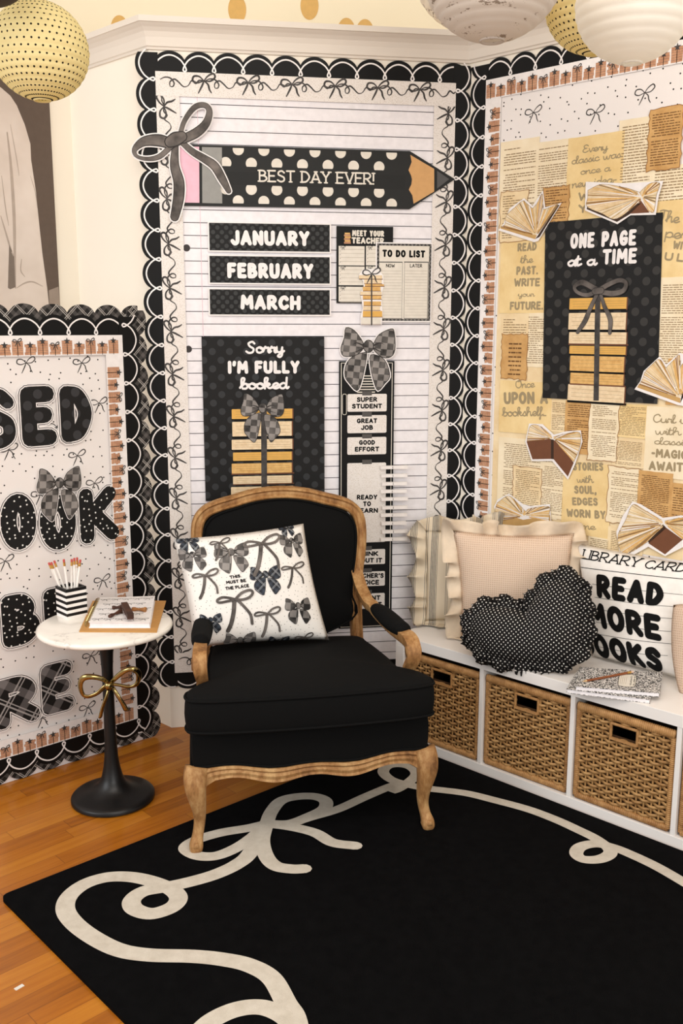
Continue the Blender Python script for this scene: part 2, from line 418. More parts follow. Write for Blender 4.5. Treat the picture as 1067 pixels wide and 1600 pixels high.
# ---------------------------------------------------------------- materials used in many places
BLACK = flat('black_card', (13, 13, 13), 0.5, spec=0.18)
INK = flat('black_ink', (14, 14, 14), 0.8, spec=.15)
WHITE = flat('white_card', (240, 236, 234), 0.6)
CREAM = flat('cream_print', (226, 220, 208), 0.7)
WALL = flat('cream_wall_paint', (247, 240, 226), 0.8, noise=(3, 0.012))
WALLG = flat('grey_green_wall_paint', (206, 200, 172), 0.8, noise=(3, 0.02))
TRIM = flat('white_trim_paint', (228, 220, 208), 0.45, noise=(4, 0.015))
GOLDDOT = flat('gold_decal', (222, 178, 104), 0.45)
POLKA = dots_mat('black_polka_card', (13, 13, 13), (46, 48, 50), 0.062, 0.0125)
POLKAS = dots_mat('black_small_polka_card', (14, 14, 14), (54, 56, 56), 0.031, 0.0075)
POLKAL = dots_mat('black_large_polka_card', (12, 12, 12), (50, 49, 47), 0.064, 0.0135)
SPECK = specks_mat('white_speckled_paper', (232, 226, 220), (200, 190, 176), 190, 0.22)
DOTPAPER = specks_mat('white_dotted_paper', (238, 233, 230), (26, 25, 25), 28, 0.075, keep=0.9)
DOTPAPER2 = specks_mat('black_dotted_letter', (16, 16, 16), (235, 235, 230), 45, 0.13, keep=0.9)
PLAID = plaid_mat('black_white_plaid', 0.05)
PLAIDL = plaid_mat('large_letter_plaid', 0.11, (20, 19, 19), (120, 116, 116), (180, 176, 174), 35)
def watercolour(name, lo, hi, sc=14, checker=0.0):
    if name in MATS: return MATS[name]
    m, nt, b = base_mat(name, 0.6); g = G(nt)
    f = g.noise(g.obj(), sc, 3, 0.6)
    if checker:
        o = g.n('ShaderNodeTexChecker'); g.put(o.inputs['Vector'], g.mapping(g.obj(), (1, 1, 0), (0, 0, 0.1), (0.003, 0.004, 0.5))); o.inputs['Scale'].default_value = checker
        f = g.math('ADD', g.math('MULTIPLY', f, 0.75), g.math('MULTIPLY', o.outputs['Fac'], 0.26))
    g.link(g.ramp(f, [(0.28, lin(lo)), (0.72, lin(hi))]), b.inputs['Base Color']); MATS[name] = m; return m
RIBBON = watercolour('charcoal_ribbon_print', (38, 34, 32), (128, 120, 114))
CHECKR = watercolour('checkered_ribbon_print', (30, 28, 27), (150, 145, 141), 12, 43)
RIBDARK = watercolour('small_ribbon_print', (40, 37, 36), (84, 80, 78), 30)
def parchment(name, a, b_, sc=9):
    if name in MATS: return MATS[name]
    m, nt, b = base_mat(name, 0.8); g = G(nt)
    f = g.noise(g.obj(), sc, 5, 0.6)
    g.link(g.ramp(f, [(0.3, lin(a)), (0.7, lin(b_))]), b.inputs['Base Color']); MATS[name] = m; return m
PA = parchment('pale_parchment', (226, 198, 150), (246, 228, 190))
PB = parchment('cream_parchment', (234, 216, 180), (248, 236, 208))
PC_ = parchment('aged_brown_paper', (186, 140, 82), (222, 180, 120), 14)
PD = parchment('golden_parchment', (224, 192, 130), (246, 222, 168), 7)
TXT = flat('faded_print', (146, 122, 88), 0.8)
TXT2 = flat('grey_lettering', (160, 144, 112), 0.8)
BOOKA = parchment('book_page_edge_gold', (206, 158, 92), (232, 192, 124), 60)
BOOKB = parchment('book_page_edge_cream', (222, 196, 156), (240, 220, 186), 60)
BOOKC = flat('book_page_yellow', (222, 174, 92), 0.8)
BROWNS = parchment('brown_book_print', (176, 124, 94), (212, 166, 132), 50)
COVER = flat('brown_book_cover_print', (112, 70, 46), 0.6)

# ---------------------------------------------------------------- floor, walls, ledge
def oak():
    m, nt, b = base_mat('oak_strip_floor', 0.26, spec=0.45); g = G(nt)
    v = g.mapping(g.obj(), (1, 1, 1), (0, 0, rad(-43.5)))
    x, y, z = g.xyz(v)
    row = g.math('FLOOR', g.math('DIVIDE', y, 0.057))
    wn = g.n('ShaderNodeTexWhiteNoise', noise_dimensions='1D'); g.put(wn.inputs['W'], row)
    xs = g.math('ADD', g.math('DIVIDE', x, 0.62), g.math('MULTIPLY', wn.outputs['Value'], 7.3))
    colr = g.n('ShaderNodeTexWhiteNoise', noise_dimensions='2D'); g.put(colr.inputs['Vector'], g.comb(row, g.math('FLOOR', xs)))
    fy = g.math('ABSOLUTE', g.math('SUBTRACT', g.math('FRACT', g.math('DIVIDE', y, 0.057)), 0.5))
    fx = g.math('ABSOLUTE', g.math('SUBTRACT', g.math('FRACT', xs), 0.5))
    gap = g.math('MAXIMUM', g.math('GREATER_THAN', fy, 0.485), g.math('GREATER_THAN', fx, 0.4985))
    gv = g.comb(g.math('MULTIPLY', x, 2.2), g.math('MULTIPLY', y, 38), g.math('MULTIPLY', colr.outputs['Value'], 20))
    grain = g.noise(gv, 1.6, 5, 0.62)
    big = g.noise(g.comb(g.math('MULTIPLY', x, 3.0), g.math('MULTIPLY', y, 9.0), colr.outputs['Value']), 1.5, 3)
    t = g.math('ADD', g.math('MULTIPLY', grain, 0.5), g.math('MULTIPLY', colr.outputs['Value'], 0.30))
    t = g.math('ADD', t, g.math('MULTIPLY', big, 0.15))
    c = g.ramp(t, [(0.15, lin((116, 62, 14))), (0.42, lin((168, 98, 20))), (0.78, lin((196, 128, 38)))])
    c = g.mix(g.math('MULTIPLY', gap, 0.55), c, lin((84, 44, 16)))
    g.link(c, b.inputs['Base Color'])
    g.link(g.bump(g.math('SUBTRACT', grain, gap), 0.12, 0.002), b.inputs['Normal'])
    return m
OAK = oak()
def poly_prism(name, pts, z0, z1, mat, kind='structure', parent=None):
    a = sum(pts[i - 1][0] * pts[i][1] - pts[i][0] * pts[i - 1][1] for i in range(len(pts)))
    if a < 0: pts = pts[::-1]
    n = len(pts)
    vs = [(p[0], p[1], z1) for p in pts] + [(p[0], p[1], z0) for p in pts]
    fs = [tuple(range(n)), tuple(range(2 * n - 1, n - 1, -1))] + [(i, i + n, (i + 1) % n + n, (i + 1) % n) for i in range(n)]
    o = mesh_obj(name, vs, fs, mat, parent=parent)
    if kind: o['kind'] = kind
    return o
poly_prism('floor', [(-3.4, -1.2), (3.2, -1.2), (3.2, 4.6), (-3.4, 4.6)], -0.05, 0.0, OAK)
WT = 2.527                                     # top of the lower walls, under the ledge
def wall_slab(name, A, B, z1, mat, th=0.08):
    A = Vector(A); B = Vector(B); d = (B - A).normalized(); n = Vector((-d.y, d.x, 0))   # n points away from the room
    return poly_prism(name, [(A.x, A.y), (B.x, B.y), (B.x + n.x * th, B.y + n.y * th), (A.x + n.x * th, A.y + n.y * th)], 0.0, z1, mat)
RW_END = FR.P(2.3, 0)
LW_IN = FL.P(FL.px(114, 250)[0], 0)                      # inner corner of the left wall and the alcove
PH_ANG = rad(41.9)
PH_DIR = Vector((math.cos(PH_ANG), math.sin(PH_ANG), 0))
AL_END = LW_IN - PH_DIR * 1.6
wall_slab('wall_back', E, K, WT, WALL)
wall_slab('wall_right', K, RW_END, WT, WALL)
wall_slab('wall_left', LW_IN, E, WT, WALL)
wall_slab('wall_alcove', AL_END, LW_IN, WT, flat('alcove_paint', (238, 230, 214), 0.8, noise=(3, 0.012)))
# ledge slab closing the top of the lower walls, set-back upper wall, ceiling
poly_prism('trim_1', [(AL_END.x, AL_END.y), (LW_IN.x, LW_IN.y), (E.x, E.y), (K.x, K.y), (RW_END.x, RW_END.y), (RW_END.x + 1.0, RW_END.y + 2.6), (AL_END.x - .4, 4.5)], WT, WT + 0.02, TRIM)
UPY = 4.25
poly_prism('wall_upper', [(-3.4, UPY), (3.4, UPY), (3.4, UPY + 0.08), (-3.4, UPY + 0.08)], WT + 0.02, 3.4, flat('upper_wall_paint', (250, 238, 210), 0.85, noise=(2, 0.01)))
poly_prism('ceiling', [(-3.4, -1.2), (3.4, -1.2), (3.4, UPY + 0.08), (-3.4, UPY + 0.08)], 3.4, 3.45, flat('ceiling_paint', (246, 242, 234), 0.9))
# crown moulding run along the three walls, mitred at the corners
def offset_line(pts, d):
    out = []
    for i in range(len(pts)):
        if i == 0: t = (pts[1] - pts[0]).normalized(); out.append(pts[0] + Vector((t.y, -t.x, 0)) * d)
        elif i == len(pts) - 1: t = (pts[-1] - pts[-2]).normalized(); out.append(pts[-1] + Vector((t.y, -t.x, 0)) * d)
        else:
            a = (pts[i] - pts[i - 1]).normalized(); b = (pts[i + 1] - pts[i]).normalized()
            na = Vector((a.y, -a.x, 0)); nb = Vector((b.y, -b.x, 0)); h = (na + nb).normalized(); out.append(pts[i] + h * (d / h.dot(na)))
    return out
line = [AL_END, LW_IN, E, K, RW_END]
prof = [(0.0, 2.452), (0.007, 2.453), (0.009, 2.460), (0.013, 2.463), (0.015, 2.473), (0.019, 2.490), (0.026, 2.506), (0.036, 2.517), (0.044, 2.523), (0.050, 2.528), (0.054, 2.529), (0.056, 2.547), (0.0, 2.549)]
mb = MB(); rows = [offset_line([Vector((p.x, p.y, 0)) for p in line], d) for d, z in prof]
vs = []; fs = []
for r, (d, z) in zip(rows, prof): vs += [Vector((p.x, p.y, z)) for p in r]
nL = len(line)
for i in range(len(prof) - 1):
    for k in range(nL - 1): fs.append((i * nL + k, i * nL + k + 1, (i + 1) * nL + k + 1, (i + 1) * nL + k))
mb.add(vs, fs, TRIM); tag(mb.build('trim_2'), kind='structure')
# low plinth corner of the white pier at the foot of the back wall, and skirting
def skirting(name, A, B, h=0.10, t=0.014):
    d = (B - A).normalized(); n = Vector((d.y, -d.x, 0))
    poly_prism(name, [(A.x, A.y), (B.x, B.y), (B.x + n.x * t, B.y + n.y * t), (A.x + n.x * t, A.y + n.y * t)], 0.0, h, flat('white_skirting', (232, 226, 220), 0.5))
skirting('baseboard_right', K + (RW_END - K) * 0.01, RW_END)
skirting('baseboard_alcove', AL_END, LW_IN)
# gold dots stuck on the upper wall
FU = Frame((0, UPY, 0), 0.0)
for (x, y, lab) in ((187, 46, 'gold dot decal half hidden behind the ledge at the left corner'), (370.5, 15, 'gold oval decal on the upper wall, the fully seen one'),
                    (483.5, 9, 'gold oval decal cut by the top edge above the ledge middle'), (541, 50, 'gold dot decal just above the ledge, right of middle'),
                    (570, 52, 'gold dot decal peeking over the ledge, nearest the grey lanterns')):
    c = Card(); u, v = FU.px(x, y); c.slab([(u + 0.037 * math.cos(2 * PI * k / 28), v + 0.054 * math.sin(2 * PI * k / 28)) for k in range(28)], GOLDDOT, 0, 0.001)
    tag(c.build('dot_decal', FU, 0.0005), lab, 'decal', 'gold dot decals on the upper wall')

# ---------------------------------------------------------------- border makers (s along, t outward from the inner edge)
def scallop(card, L, p, Wd, mat, M, z=0.0, line=True, off=0.0, t0=-0.01, lmat=None):
    n = int(math.ceil(L / p - 1e-6))
    for i in range(n):
        s0 = i * p + off; N_ = 14; pts = []
        for k in range(N_ + 1):
            s_ = s0 + p * k / N_
            if s_ > L + 1e-6: break
            if s_ < 0: continue
            q = (k / N_ - .5) * 2 * .94; c0 = math.sqrt(1 - .94 ** 2); t = Wd * (.59 + .41 * (math.sqrt(1 - q * q) - c0) / (1 - c0)); pts.append((s_, t))
        if len(pts) < 2: continue
        pts = [(pts[0][0], t0)] + pts + [(pts[-1][0], t0)]
        card.slab([M(*q) for q in pts], mat, -0.0008, z)
    if line:
        for i in range(n):
            s0 = i * p + off
            arc = [(s0 + p * k / 10, Wd * (.31 + .49 * math.sin(PI * k / 10) ** .72)) for k in range(1, 10)]
            full = [(s0, .02 * Wd), (s0 - .052 * p, .09 * Wd), (s0 - .04 * p, .19 * Wd), (s0, .31 * Wd)] + arc + [(s0 + p, .31 * Wd), (s0 + 1.04 * p, .19 * Wd), (s0 + 1.052 * p, .09 * Wd), (s0 + p, .02 * Wd)]
            sm = [q for q in bez(full, 4) if -0.002 <= q[0] <= L + 0.002]
            if len(sm) > 2: card.stroke([M(*q) for q in sm], 0.0050, lmat or WHITE, z + 0.0004)
def line_bow(card, M, cx, cy, k, wd, m, z):
    for P_ in ([(0, 0), (-.014, .012), (-.030, .012), (-.034, .0), (-.02, -.006), (0, 0)], [(0, 0), (.012, .014), (.028, .022), (.034, .012), (.02, .0), (0, 0)],
               [(0, 0), (-.006, -.014), (-.018, -.036)], [(0, 0), (.012, -.010), (.016, -.024), (.022, -.034)]):
        card.stroke([M(cx + a * k, cy + b * k) for a, b in bez(P_, 5)], wd, m, z, wf=lambda t: .7 + .6 * math.sin(PI * t))
def garland(card, L, Wd, M, z, p=0.152, off=0.0):
    n = int(L / p) + 2
    for i in range(n):
        s0 = off + i * p
        path = [(.004, .053), (.02, .060), (.038, .058), (.050, .044), (.047, .032), (.037, .032), (.037, .046), (.052, .055), (.066, .046), (.082, .032), (.098, .036), (.110, .052), (.124, .044), (.136, .054), (.152, .053)]
        for seg in (bez(path, 4),):
            q = [(s0 + a, b) for a, b in seg if 0 <= s0 + a <= L]
            if len(q) > 2: card.stroke([M(*e) for e in q], 0.0042, RIBDARK, z, wf=lambda t: .6 + .7 * abs(math.sin(9 * t)))
        if 0.02 < s0 < L - 0.02: line_bow(card, M, s0, 0.053, 1.12, 0.0052, RIBDARK, z + 0.0002)
def stacks(card, L, M, z, p=0.0426, flip=False, Wd=0.062):
    n = int(L / p)
    for i in range(n):
        s0 = (i + .5) * p; tall = i % 2 == 0; h = .055 if tall else .041; w2 = .0185
        T = (lambda t: t) if not flip else (lambda t: t)
        jag = []
        nb = 6 if tall else 4
        for k in range(nb):
            dx = 0 if tall else R_.uniform(-.003, .003)
            a, b = .004 + h * .82 * k / nb, .004 + h * .82 * (k + 1) / nb - .0012
            card.poly([M(s0 - w2 + dx, a), M(s0 + w2 + dx, a), M(s0 + w2 + dx, b), M(s0 - w2 + dx, b)], BROWNS if k % 3 else BROWNS, z)
            card.poly([M(s0 - w2 + dx, b), M(s0 + w2 + dx, b), M(s0 + w2 + dx, b + .0009), M(s0 - w2 + dx, b + .0009)], COVER, z)
        card.stroke([M(s0, .002), M(s0, h * .82)], .0022, INK, z + .0002)
        cy = h * .86
        if i % 3 == 2: line_bow(card, M, s0, cy, .42, .0026, RIBDARK, z + .0003)
        else:
            st = [(s0 + (.0125 if k % 2 == 0 else .005) * math.sin(2 * PI * k / 10), cy + (.0125 if k % 2 == 0 else .005) * math.cos(2 * PI * k / 10)) for k in range(10)]
            card.poly([M(*q) for q in st], RIBDARK, z + .0003)
def tline(card, fr, xl, yl, xr, yr, hp, txt, wf, m, z, script=False, **kw):
    """text whose baseline runs between two photographed points on the wall"""
    a = fr.px(xl, yl); b = fr.px(xr, yr); c = fr.px(xl, yl - hp)
    h = c[1] - a[1]; L = math.hypot(b[0] - a[0], b[1] - a[1]); rot = math.atan2(b[1] - a[1], b[0] - a[0])
    wd = h * wf
    card.text(txt, (a[0] + b[0]) / 2, (a[1] + b[1]) / 2, h, wd, m, z, script=script, rot=rot, fit=max(L - wd, 1e-3), **kw)
CB = {  # checked bow, unit outlines round the knot
 'lobes': ([(-1.35, 1.08), (-.85, .92), (-.42, .38), (-.28, .05), (-.4, -.25), (-.85, -.55), (-1.5, -.56), (-1.65, -.1), (-1.45, .5)],
           [(1.35, 1.02), (1.55, .8), (1.6, -.2), (1.35, -.62), (.85, -.65), (.35, -.25), (.28, .05), (.35, .25), (.65, .7)]),
 'tails': ([(-.23, -.35), (-.95, -.6), (-1.35, -1.1), (-1.4, -1.75), (-1.15, -2.15), (-.7, -2.6), (-.45, -2.2), (-.23, -1.3), (-.1, -.5)],
           [(.13, -.5), (.8, -.65), (1.15, -1.1), (1.3, -1.8), (1.0, -2.2), (.6, -2.6), (.35, -2.1), (.15, -1.3)])}
def checked_bow(card, cx, cy, S, z, mat=None, white=0.007, mir=1, dark=None, ks=1.0):
    mat = mat or CHECKR; dark = dark or flat('ribbon_fold_print', (42, 38, 36), 0.6)
    P_ = [[(cx + a * S * mir, cy + b * S * ks) for a, b in bez(q, 3, True)] for q in CB['tails'] + CB['lobes']]
    kn = [(cx + .3 * S * math.cos(2 * PI * k / 16), cy + .36 * S * math.sin(2 * PI * k / 16)) for k in range(16)]
    if white:
        for q in P_ + [kn]: card.slab(q, WHITE, 0, z); card.stroke(q, white * 2, WHITE, z, closed=True)
    for i, q in enumerate(P_):
        card.poly(q, mat, z + .0003 + i * .0001); card.stroke(q, S * .04, dark, z + .0004 + i * .0001, closed=True)
    for sx in (-1, 1):
        card.stroke(bez([(cx + sx * .3 * S, cy + .05 * S), (cx + sx * .7 * S, cy + .2 * S), (cx + sx * .95 * S, cy + .1 * S)], 4), S * .1, dark, z + .0009, wf=lambda t: 1 - .9 * t)
        card.stroke(bez([(cx + sx * .3 * S, cy - .1 * S), (cx + sx * .7 * S, cy - .3 * S), (cx + sx * 1.0 * S, cy - .36 * S)], 4), S * .08, dark, z + .0009, wf=lambda t: 1 - .9 * t)
    card.poly(kn, mat, z + .0011); card.stroke(kn, S * .05, dark, z + .0012, closed=True)
def book_pile(card, fr, books, z, rib=None, ribw=4):
    for (x0, y0, x1, y1, mm) in books:
        a = fr.px(x0, y1); b = fr.px(x1, y0); h = b[1] - a[1]; w_ = b[0] - a[0]
        card.rrect(a[0], a[1] + h * .08, b[0], b[1] - h * .06, min(h * .15, .003), mm, z)
        card.rect(a[0] - w_ * .005, a[1] - h * .02, b[0] + w_ * .02, a[1] + h * .09, INK if R_.random() < .6 else COVER, z + .0001)
        for k in range(3):
            yy = a[1] + h * (.3 + .2 * k); card.stroke([(a[0] + w_ * .06, yy), (b[0] - w_ * .05, yy + h * R_.uniform(-.03, .03))], .0007, TXT, z + .0001)
        card.rect(b[0] - w_ * .02, a[1], b[0], b[1] - h * .05, COVER, z + .0001)
    if rib: card.stroke([fr.px(rib[0], rib[1]), fr.px(rib[2], rib[3])], fr.px(rib[0] + ribw, rib[1])[0] - fr.px(rib[0], rib[1])[0], RIBDARK, z + .0004, caps=False)
def loop_bow(card, P_, paths, mats=RIBBON, white=0.0, z=0.001):
    """ribbon bow drawn as swept strokes: paths = [(points, [widths])]"""
    for ip, (pts, ws) in enumerate(paths):
        sm = bez([(*P_(x, y), w_) for (x, y), w_ in zip(pts, ws)], 6)
        if white:
            N_ = len(sm); card.stroke([q[:2] for q in sm], 1.0, WHITE, z, wf=(lambda sm: lambda t: sm[min(len(sm) - 1, int(round(t * (len(sm) - 1))))][2] + white * 2)(sm))
    for ip, (pts, ws) in enumerate(paths):
        sm = bez([(*P_(x, y), w_) for (x, y), w_ in zip(pts, ws)], 6)
        dk = flat('ribbon_fold_print', (42, 38, 36), 0.6)
        f_ = (lambda sm: lambda t: sm[min(len(sm) - 1, int(round(t * (len(sm) - 1))))][2])(sm)
        card.stroke([q[:2] for q in sm], 1.0, dk, z + .0004 + ip * .0006, wf=f_, caps=True)
        card.stroke([q[:2] for q in sm], 1.0, mats, z + .0007 + ip * .0006, wf=lambda t, f_=f_: f_(t) * .82, caps=True)

# ---------------------------------------------------------------- middle board on the back wall
UL, VT = FC.px(242.5, 111.7); UR, _ = FC.px(711.6, 130.9); VB = 0.225
c = Card(); c.slab([(UL, VB), (UR, VB), (UR, VT), (UL, VT)], flat('lined_paper_white', (238, 235, 238), 0.6), -0.001, 0)
v1 = FC.px(284, 347.6)[1]; v2 = FC.px(287.5, 525.5)[1]; dv = (v1 - v2) / 9
LINE = flat('charcoal_rule', (70, 68, 70), 0.7)
vv = v2 + dv * 30
while vv > VB:
    if vv < VT - .07:
        c.rect(UL + .08, vv - .0013, UR - .07, vv + .0013, LINE, .0003)
    vv -= dv
um = FC.px(313, 350)[0]; c.rect(um - .0008, VB, um + .0008, VT, flat('pink_rule', (226, 190, 204), 0.7), .0005)
for (x, y) in ((291.5, 387.5), (294.5, 545.5)): u, v = FC.px(x, y); c.disc(u, v, .0125, flat('hole_print', (60, 56, 56)), .0006)
tag(c.build('lined_paper', FC, 0.003), 'giant white lined notebook paper backing the middle board', 'paper')
SW = .067
for (nm, lab, L, M) in (
    ('top', 'black scalloped border strip under the ledge of the middle board', UR - UL + .03, lambda s, t: (UL - .0 + s, VT + t)),
    ('left', 'black scalloped border strip up the left side of the middle board', VT - VB + .12, lambda s, t: (UL - t, VB - .055 + s)),
    ('right', 'black scalloped border strip up the right side of the middle board', VT - VB + .12, lambda s, t: (UR + t * .90, VB - .055 + s)),
    ('bottom', 'black scalloped border strip along the bottom of the middle board', UR - UL, lambda s, t: (UL + s, VB - t))):
    c = Card(); scallop(c, L, .0997 if nm in ('top', 'bottom') else .0995, SW, BLACK, M, 0.001)
    tag(c.build('scalloped_border', FC, 0.0045 if nm in ('top', 'bottom') else 0.0055), lab, 'border', 'black scalloped borders of the middle board')
GW = .079
for (nm, lab, L, M, off) in (
    ('top', 'speckled border strip of small bows across the top of the lined paper', UR - UL, lambda s, t: (UL + s, VT - GW + t), .012),
    ('left', 'speckled border strip of small bows down the left of the lined paper', VT - VB - GW, lambda s, t: (UL + GW - t, VB + s), .07),
    ('right', 'speckled border strip of small bows down the right of the lined paper', VT - VB - GW, lambda s, t: (UR - GW + t, VB + s), .08),
    ('bottom', 'speckled border strip of small bows along the bottom of the lined paper', .5, lambda s, t: (UL + s, VB + t), .012)):
    c = Card(); c.slab([M(0, 0), M(L, 0), M(L, GW), M(0, GW)], SPECK, -.0006, 0)
    garland(c, L, GW, M, .0004, off=off)
    tag(c.build('bow_border', FC, 0.008 if nm in ('top', 'bottom') else 0.0072), lab, 'border', 'bow borders of the middle board')

# pencil sign
Q = FC.px
c = Card(); PB_ = flat('pencil_black', (26, 27, 26), 0.55)
c.slab([Q(275, 226), Q(639.4, 237), Q(709.6, 280.7), Q(638.5, 327.6), Q(275, 322)], PB_, -.001, .001)
def qpoly(*p, fr=FC): return [fr.px(*a) for a in p]
c.poly(qpoly((278, 229.5), (311, 230.3), (311.5, 317.6), (278, 317)), flat('pink_eraser_print', (232, 186, 202)), .0013)
c.poly(qpoly((315.5, 230.6), (346.5, 231.3), (347, 318.5), (316, 317.8)), flat('grey_ferrule_print', (150, 150, 146)), .0013)
bt = lambda x: 226.6 + (x - 298) * .0305
for i in range(-1, 8):
    for (x0, cy, lo, hi) in ((372, 5.5, -9, .0045), (392.3, 27, -.0108, 9), (392.3, 67, -9, .0148), (372, 86, -.0078, 9)):
        x = x0 + i * 39.8
        if x > 626 or x < 350: continue
        cx_, cy_ = Q(x, bt(x) + cy * (1 - (x - 372) * .00012)); r = .0195; pts = []
        for k in range(40):
            a = 2 * PI * k / 40; pts.append((cx_ + r * math.cos(a), cy_ + min(max(r * math.sin(a), lo), hi)))
        c.poly(pts, CREAM, .0013)
c.poly(qpoly((346.5, 269), (632, 274.5), (632, 297), (346.5, 289)), flat('pencil_band', (21, 22, 21), 0.55), .0015)
c.poly(qpoly((640, 243), (642, 254), (637, 266.6), (641, 275), (642.5, 281), (641.5, 289), (637.5, 297), (643, 306), (645, 319), (677, 300), (677, 264.7)), flat('wood_print', (208, 162, 108)), .0016)
c.poly(qpoly((681.5, 267.5), (700.5, 280.7), (681.5, 295.5)), flat('lead_print', (84, 84, 84)), .0016)
tline(c, FC, 404, 285.2, 584, 289.6, 19.5, 'BEST DAY EVER!', .14, CREAM, .0018, serif=True)
tag(c.build('pencil_sign', FC, 0.0105), 'giant black polka dot pencil cutout lettered BEST DAY EVER!', 'sign')
# loose ribbon bow over the pencil's eraser
c = Card(); z2 = lambda x, y: Q(200 + x / 3.811, 60 + y / 3.811)
mm = lambda l: [w_ / 3.811 * .00235 for w_ in l]
loop_bow(c, z2, [([(282, 640), (278, 760), (303, 860), (300, 960), (278, 1066)], mm([36, 52, 62, 62, 50])),
                 ([(325, 628), (385, 680), (455, 722), (515, 765), (560, 840), (598, 912)], mm([32, 38, 44, 50, 46, 30])),
                 ([(255, 632), (180, 612), (95, 620), (42, 665), (52, 705), (110, 722), (180, 712), (232, 672), (262, 640)], mm([60, 66, 50, 30, 20, 22, 28, 30, 30])),
                 ([(305, 600), (335, 500), (395, 418), (455, 404), (484, 440), (465, 510), (410, 565), (330, 605)], mm([26, 26, 30, 30, 34, 44, 52, 50])),
                 ([(250, 622), (285, 605), (322, 590)], mm([64, 78, 60]))], RIBBON, .0042)
for b_ in range(1): pass
tag(c.build('ribbon_bow_cutout', FC, 0.0145), 'looped charcoal ribbon bow cutout over the eraser end of the pencil', 'cutout')

# month cards
for (x0, y0, x1, y1, txt, tx0, tx1, tb, hp) in ((327.4, 351.8, 514.3, 391.5, 'JANUARY', 360, 483, 384, 24), (328, 402.4, 514.3, 441.8, 'FEBRUARY', 355, 489, 435.2, 24.5), (328.2, 453.6, 514.3, 491.3, 'MARCH', 375.5, 469, 484, 23.5)):
    c = Card(); a = Q(x0, y1); b = Q(x1, y0); g_ = .005
    c.slab([(a[0] - g_, a[1] - g_), (b[0] + g_, a[1] - g_), (b[0] + g_, b[1] + g_), (a[0] - g_, b[1] + g_)], WHITE, -.0008, 0)
    c.rect(a[0], a[1], b[0], b[1], POLKAS, .0003)
    tline(c, FC, tx0, tb - .3, tx1, tb + 1.2, hp, txt, .27, WHITE, .0006)
    tag(c.build('month_card', FC, 0.011), 'black polka dot month card reading ' + txt, 'card', 'month cards')
# teacher chart
z6 = lambda x, y: (500 + x / 3.811, 340 + y / 3.811)
def zr(c, fr, zz, x0, y0, x1, y1, m, z): a = fr.px(*zz(x0, y1)); b = fr.px(*zz(x1, y0)); c.rect(a[0], a[1], b[0], b[1], m, z)
PL = flat('pale_rule', (196, 188, 172), 0.7)
c = Card(); a = Q(*z6(95, 510)); b = Q(*z6(432, 57)); c.slab([(a[0], a[1]), (b[0], a[1]), (b[0], b[1]), (a[0], b[1])], BLACK, -.0008, 0)
for (x0, x1) in ((108, 262), (270, 420)):
    for (y0, y1) in ((172, 285), (293, 403), (413, 500)):
        zr(c, FC, z6, x0, y0, x1, y1, CREAM, .0003)
        for k in range(4): zr(c, FC, z6, x0 + 8, y0 + 18 + k * 24, x1 - 4, y0 + 19.4 + k * 24, PL, .0005); u, v = Q(*z6(x0 + 10, y0 + 28 + k * 22)); c.disc(u, v, .0012, INK, .0006)
        line_bow(c, lambda s, t: (s, t), *Q(*z6(x0 + 26, y0 + 8)), .25, .0012, INK, .0007)
tline(c, FC, *z6(188, 112), *z6(378, 116), 9.5, 'MEET YOUR', .26, CREAM, .0005)
tline(c, FC, *z6(185, 156), *z6(378, 160), 10, 'TEACHER', .26, CREAM, .0005)
for k in range(6): zr(c, FC, z6, 144 - (k % 2) * 4, 92 + k * 11, 176 + (k % 3) * 2, 101 + k * 11, BROWNS if k % 2 else BOOKA, .0005)
tag(c.build('teacher_chart', FC, 0.0105), 'black chart reading MEET YOUR TEACHER with white ruled boxes', 'chart')
# to do list
c = Card(); a = Q(*z6(325, 622)); b = Q(*z6(664, 153)); c.slab([(a[0], a[1]), (b[0], a[1]), (b[0], b[1]), (a[0], b[1])], WHITE, -.0008, .0012)
zr(c, FC, z6, 332, 160, 658, 614, plaid_mat('pad_edge_print', .02, (30, 28, 28), (90, 86, 84), (170, 166, 160)), .0014)
zr(c, FC, z6, 345, 172, 645, 604, CREAM, .0016)
tline(c, FC, *z6(366, 236), *z6(620, 241), 11.5, 'TO DO LIST', .26, INK, .0018)
for (x0, x1, t, t0, t1) in ((343, 485, 'NOW', 388, 440), (495, 638, 'LATER', 530, 603)):
    for q in ((x0, 265, x1, 268), (x0, 600, x1, 603), (x0, 265, x0 + 3, 603), (x1 - 3, 265, x1, 603)): zr(c, FC, z6, *q, INK, .0018)
    tline(c, FC, *z6(t0, 298), *z6(t1, 299), 5.6, t, .17, INK, .0018)
    for k in range(16): zr(c, FC, z6, x0 + 6, 318 + k * 17.5, x1 - 6, 319.4 + k * 17.5, PL, .0018)
tag(c.build('notepad', FC, 0.0125), 'white TO DO LIST pad with NOW and LATER columns', 'notepad')
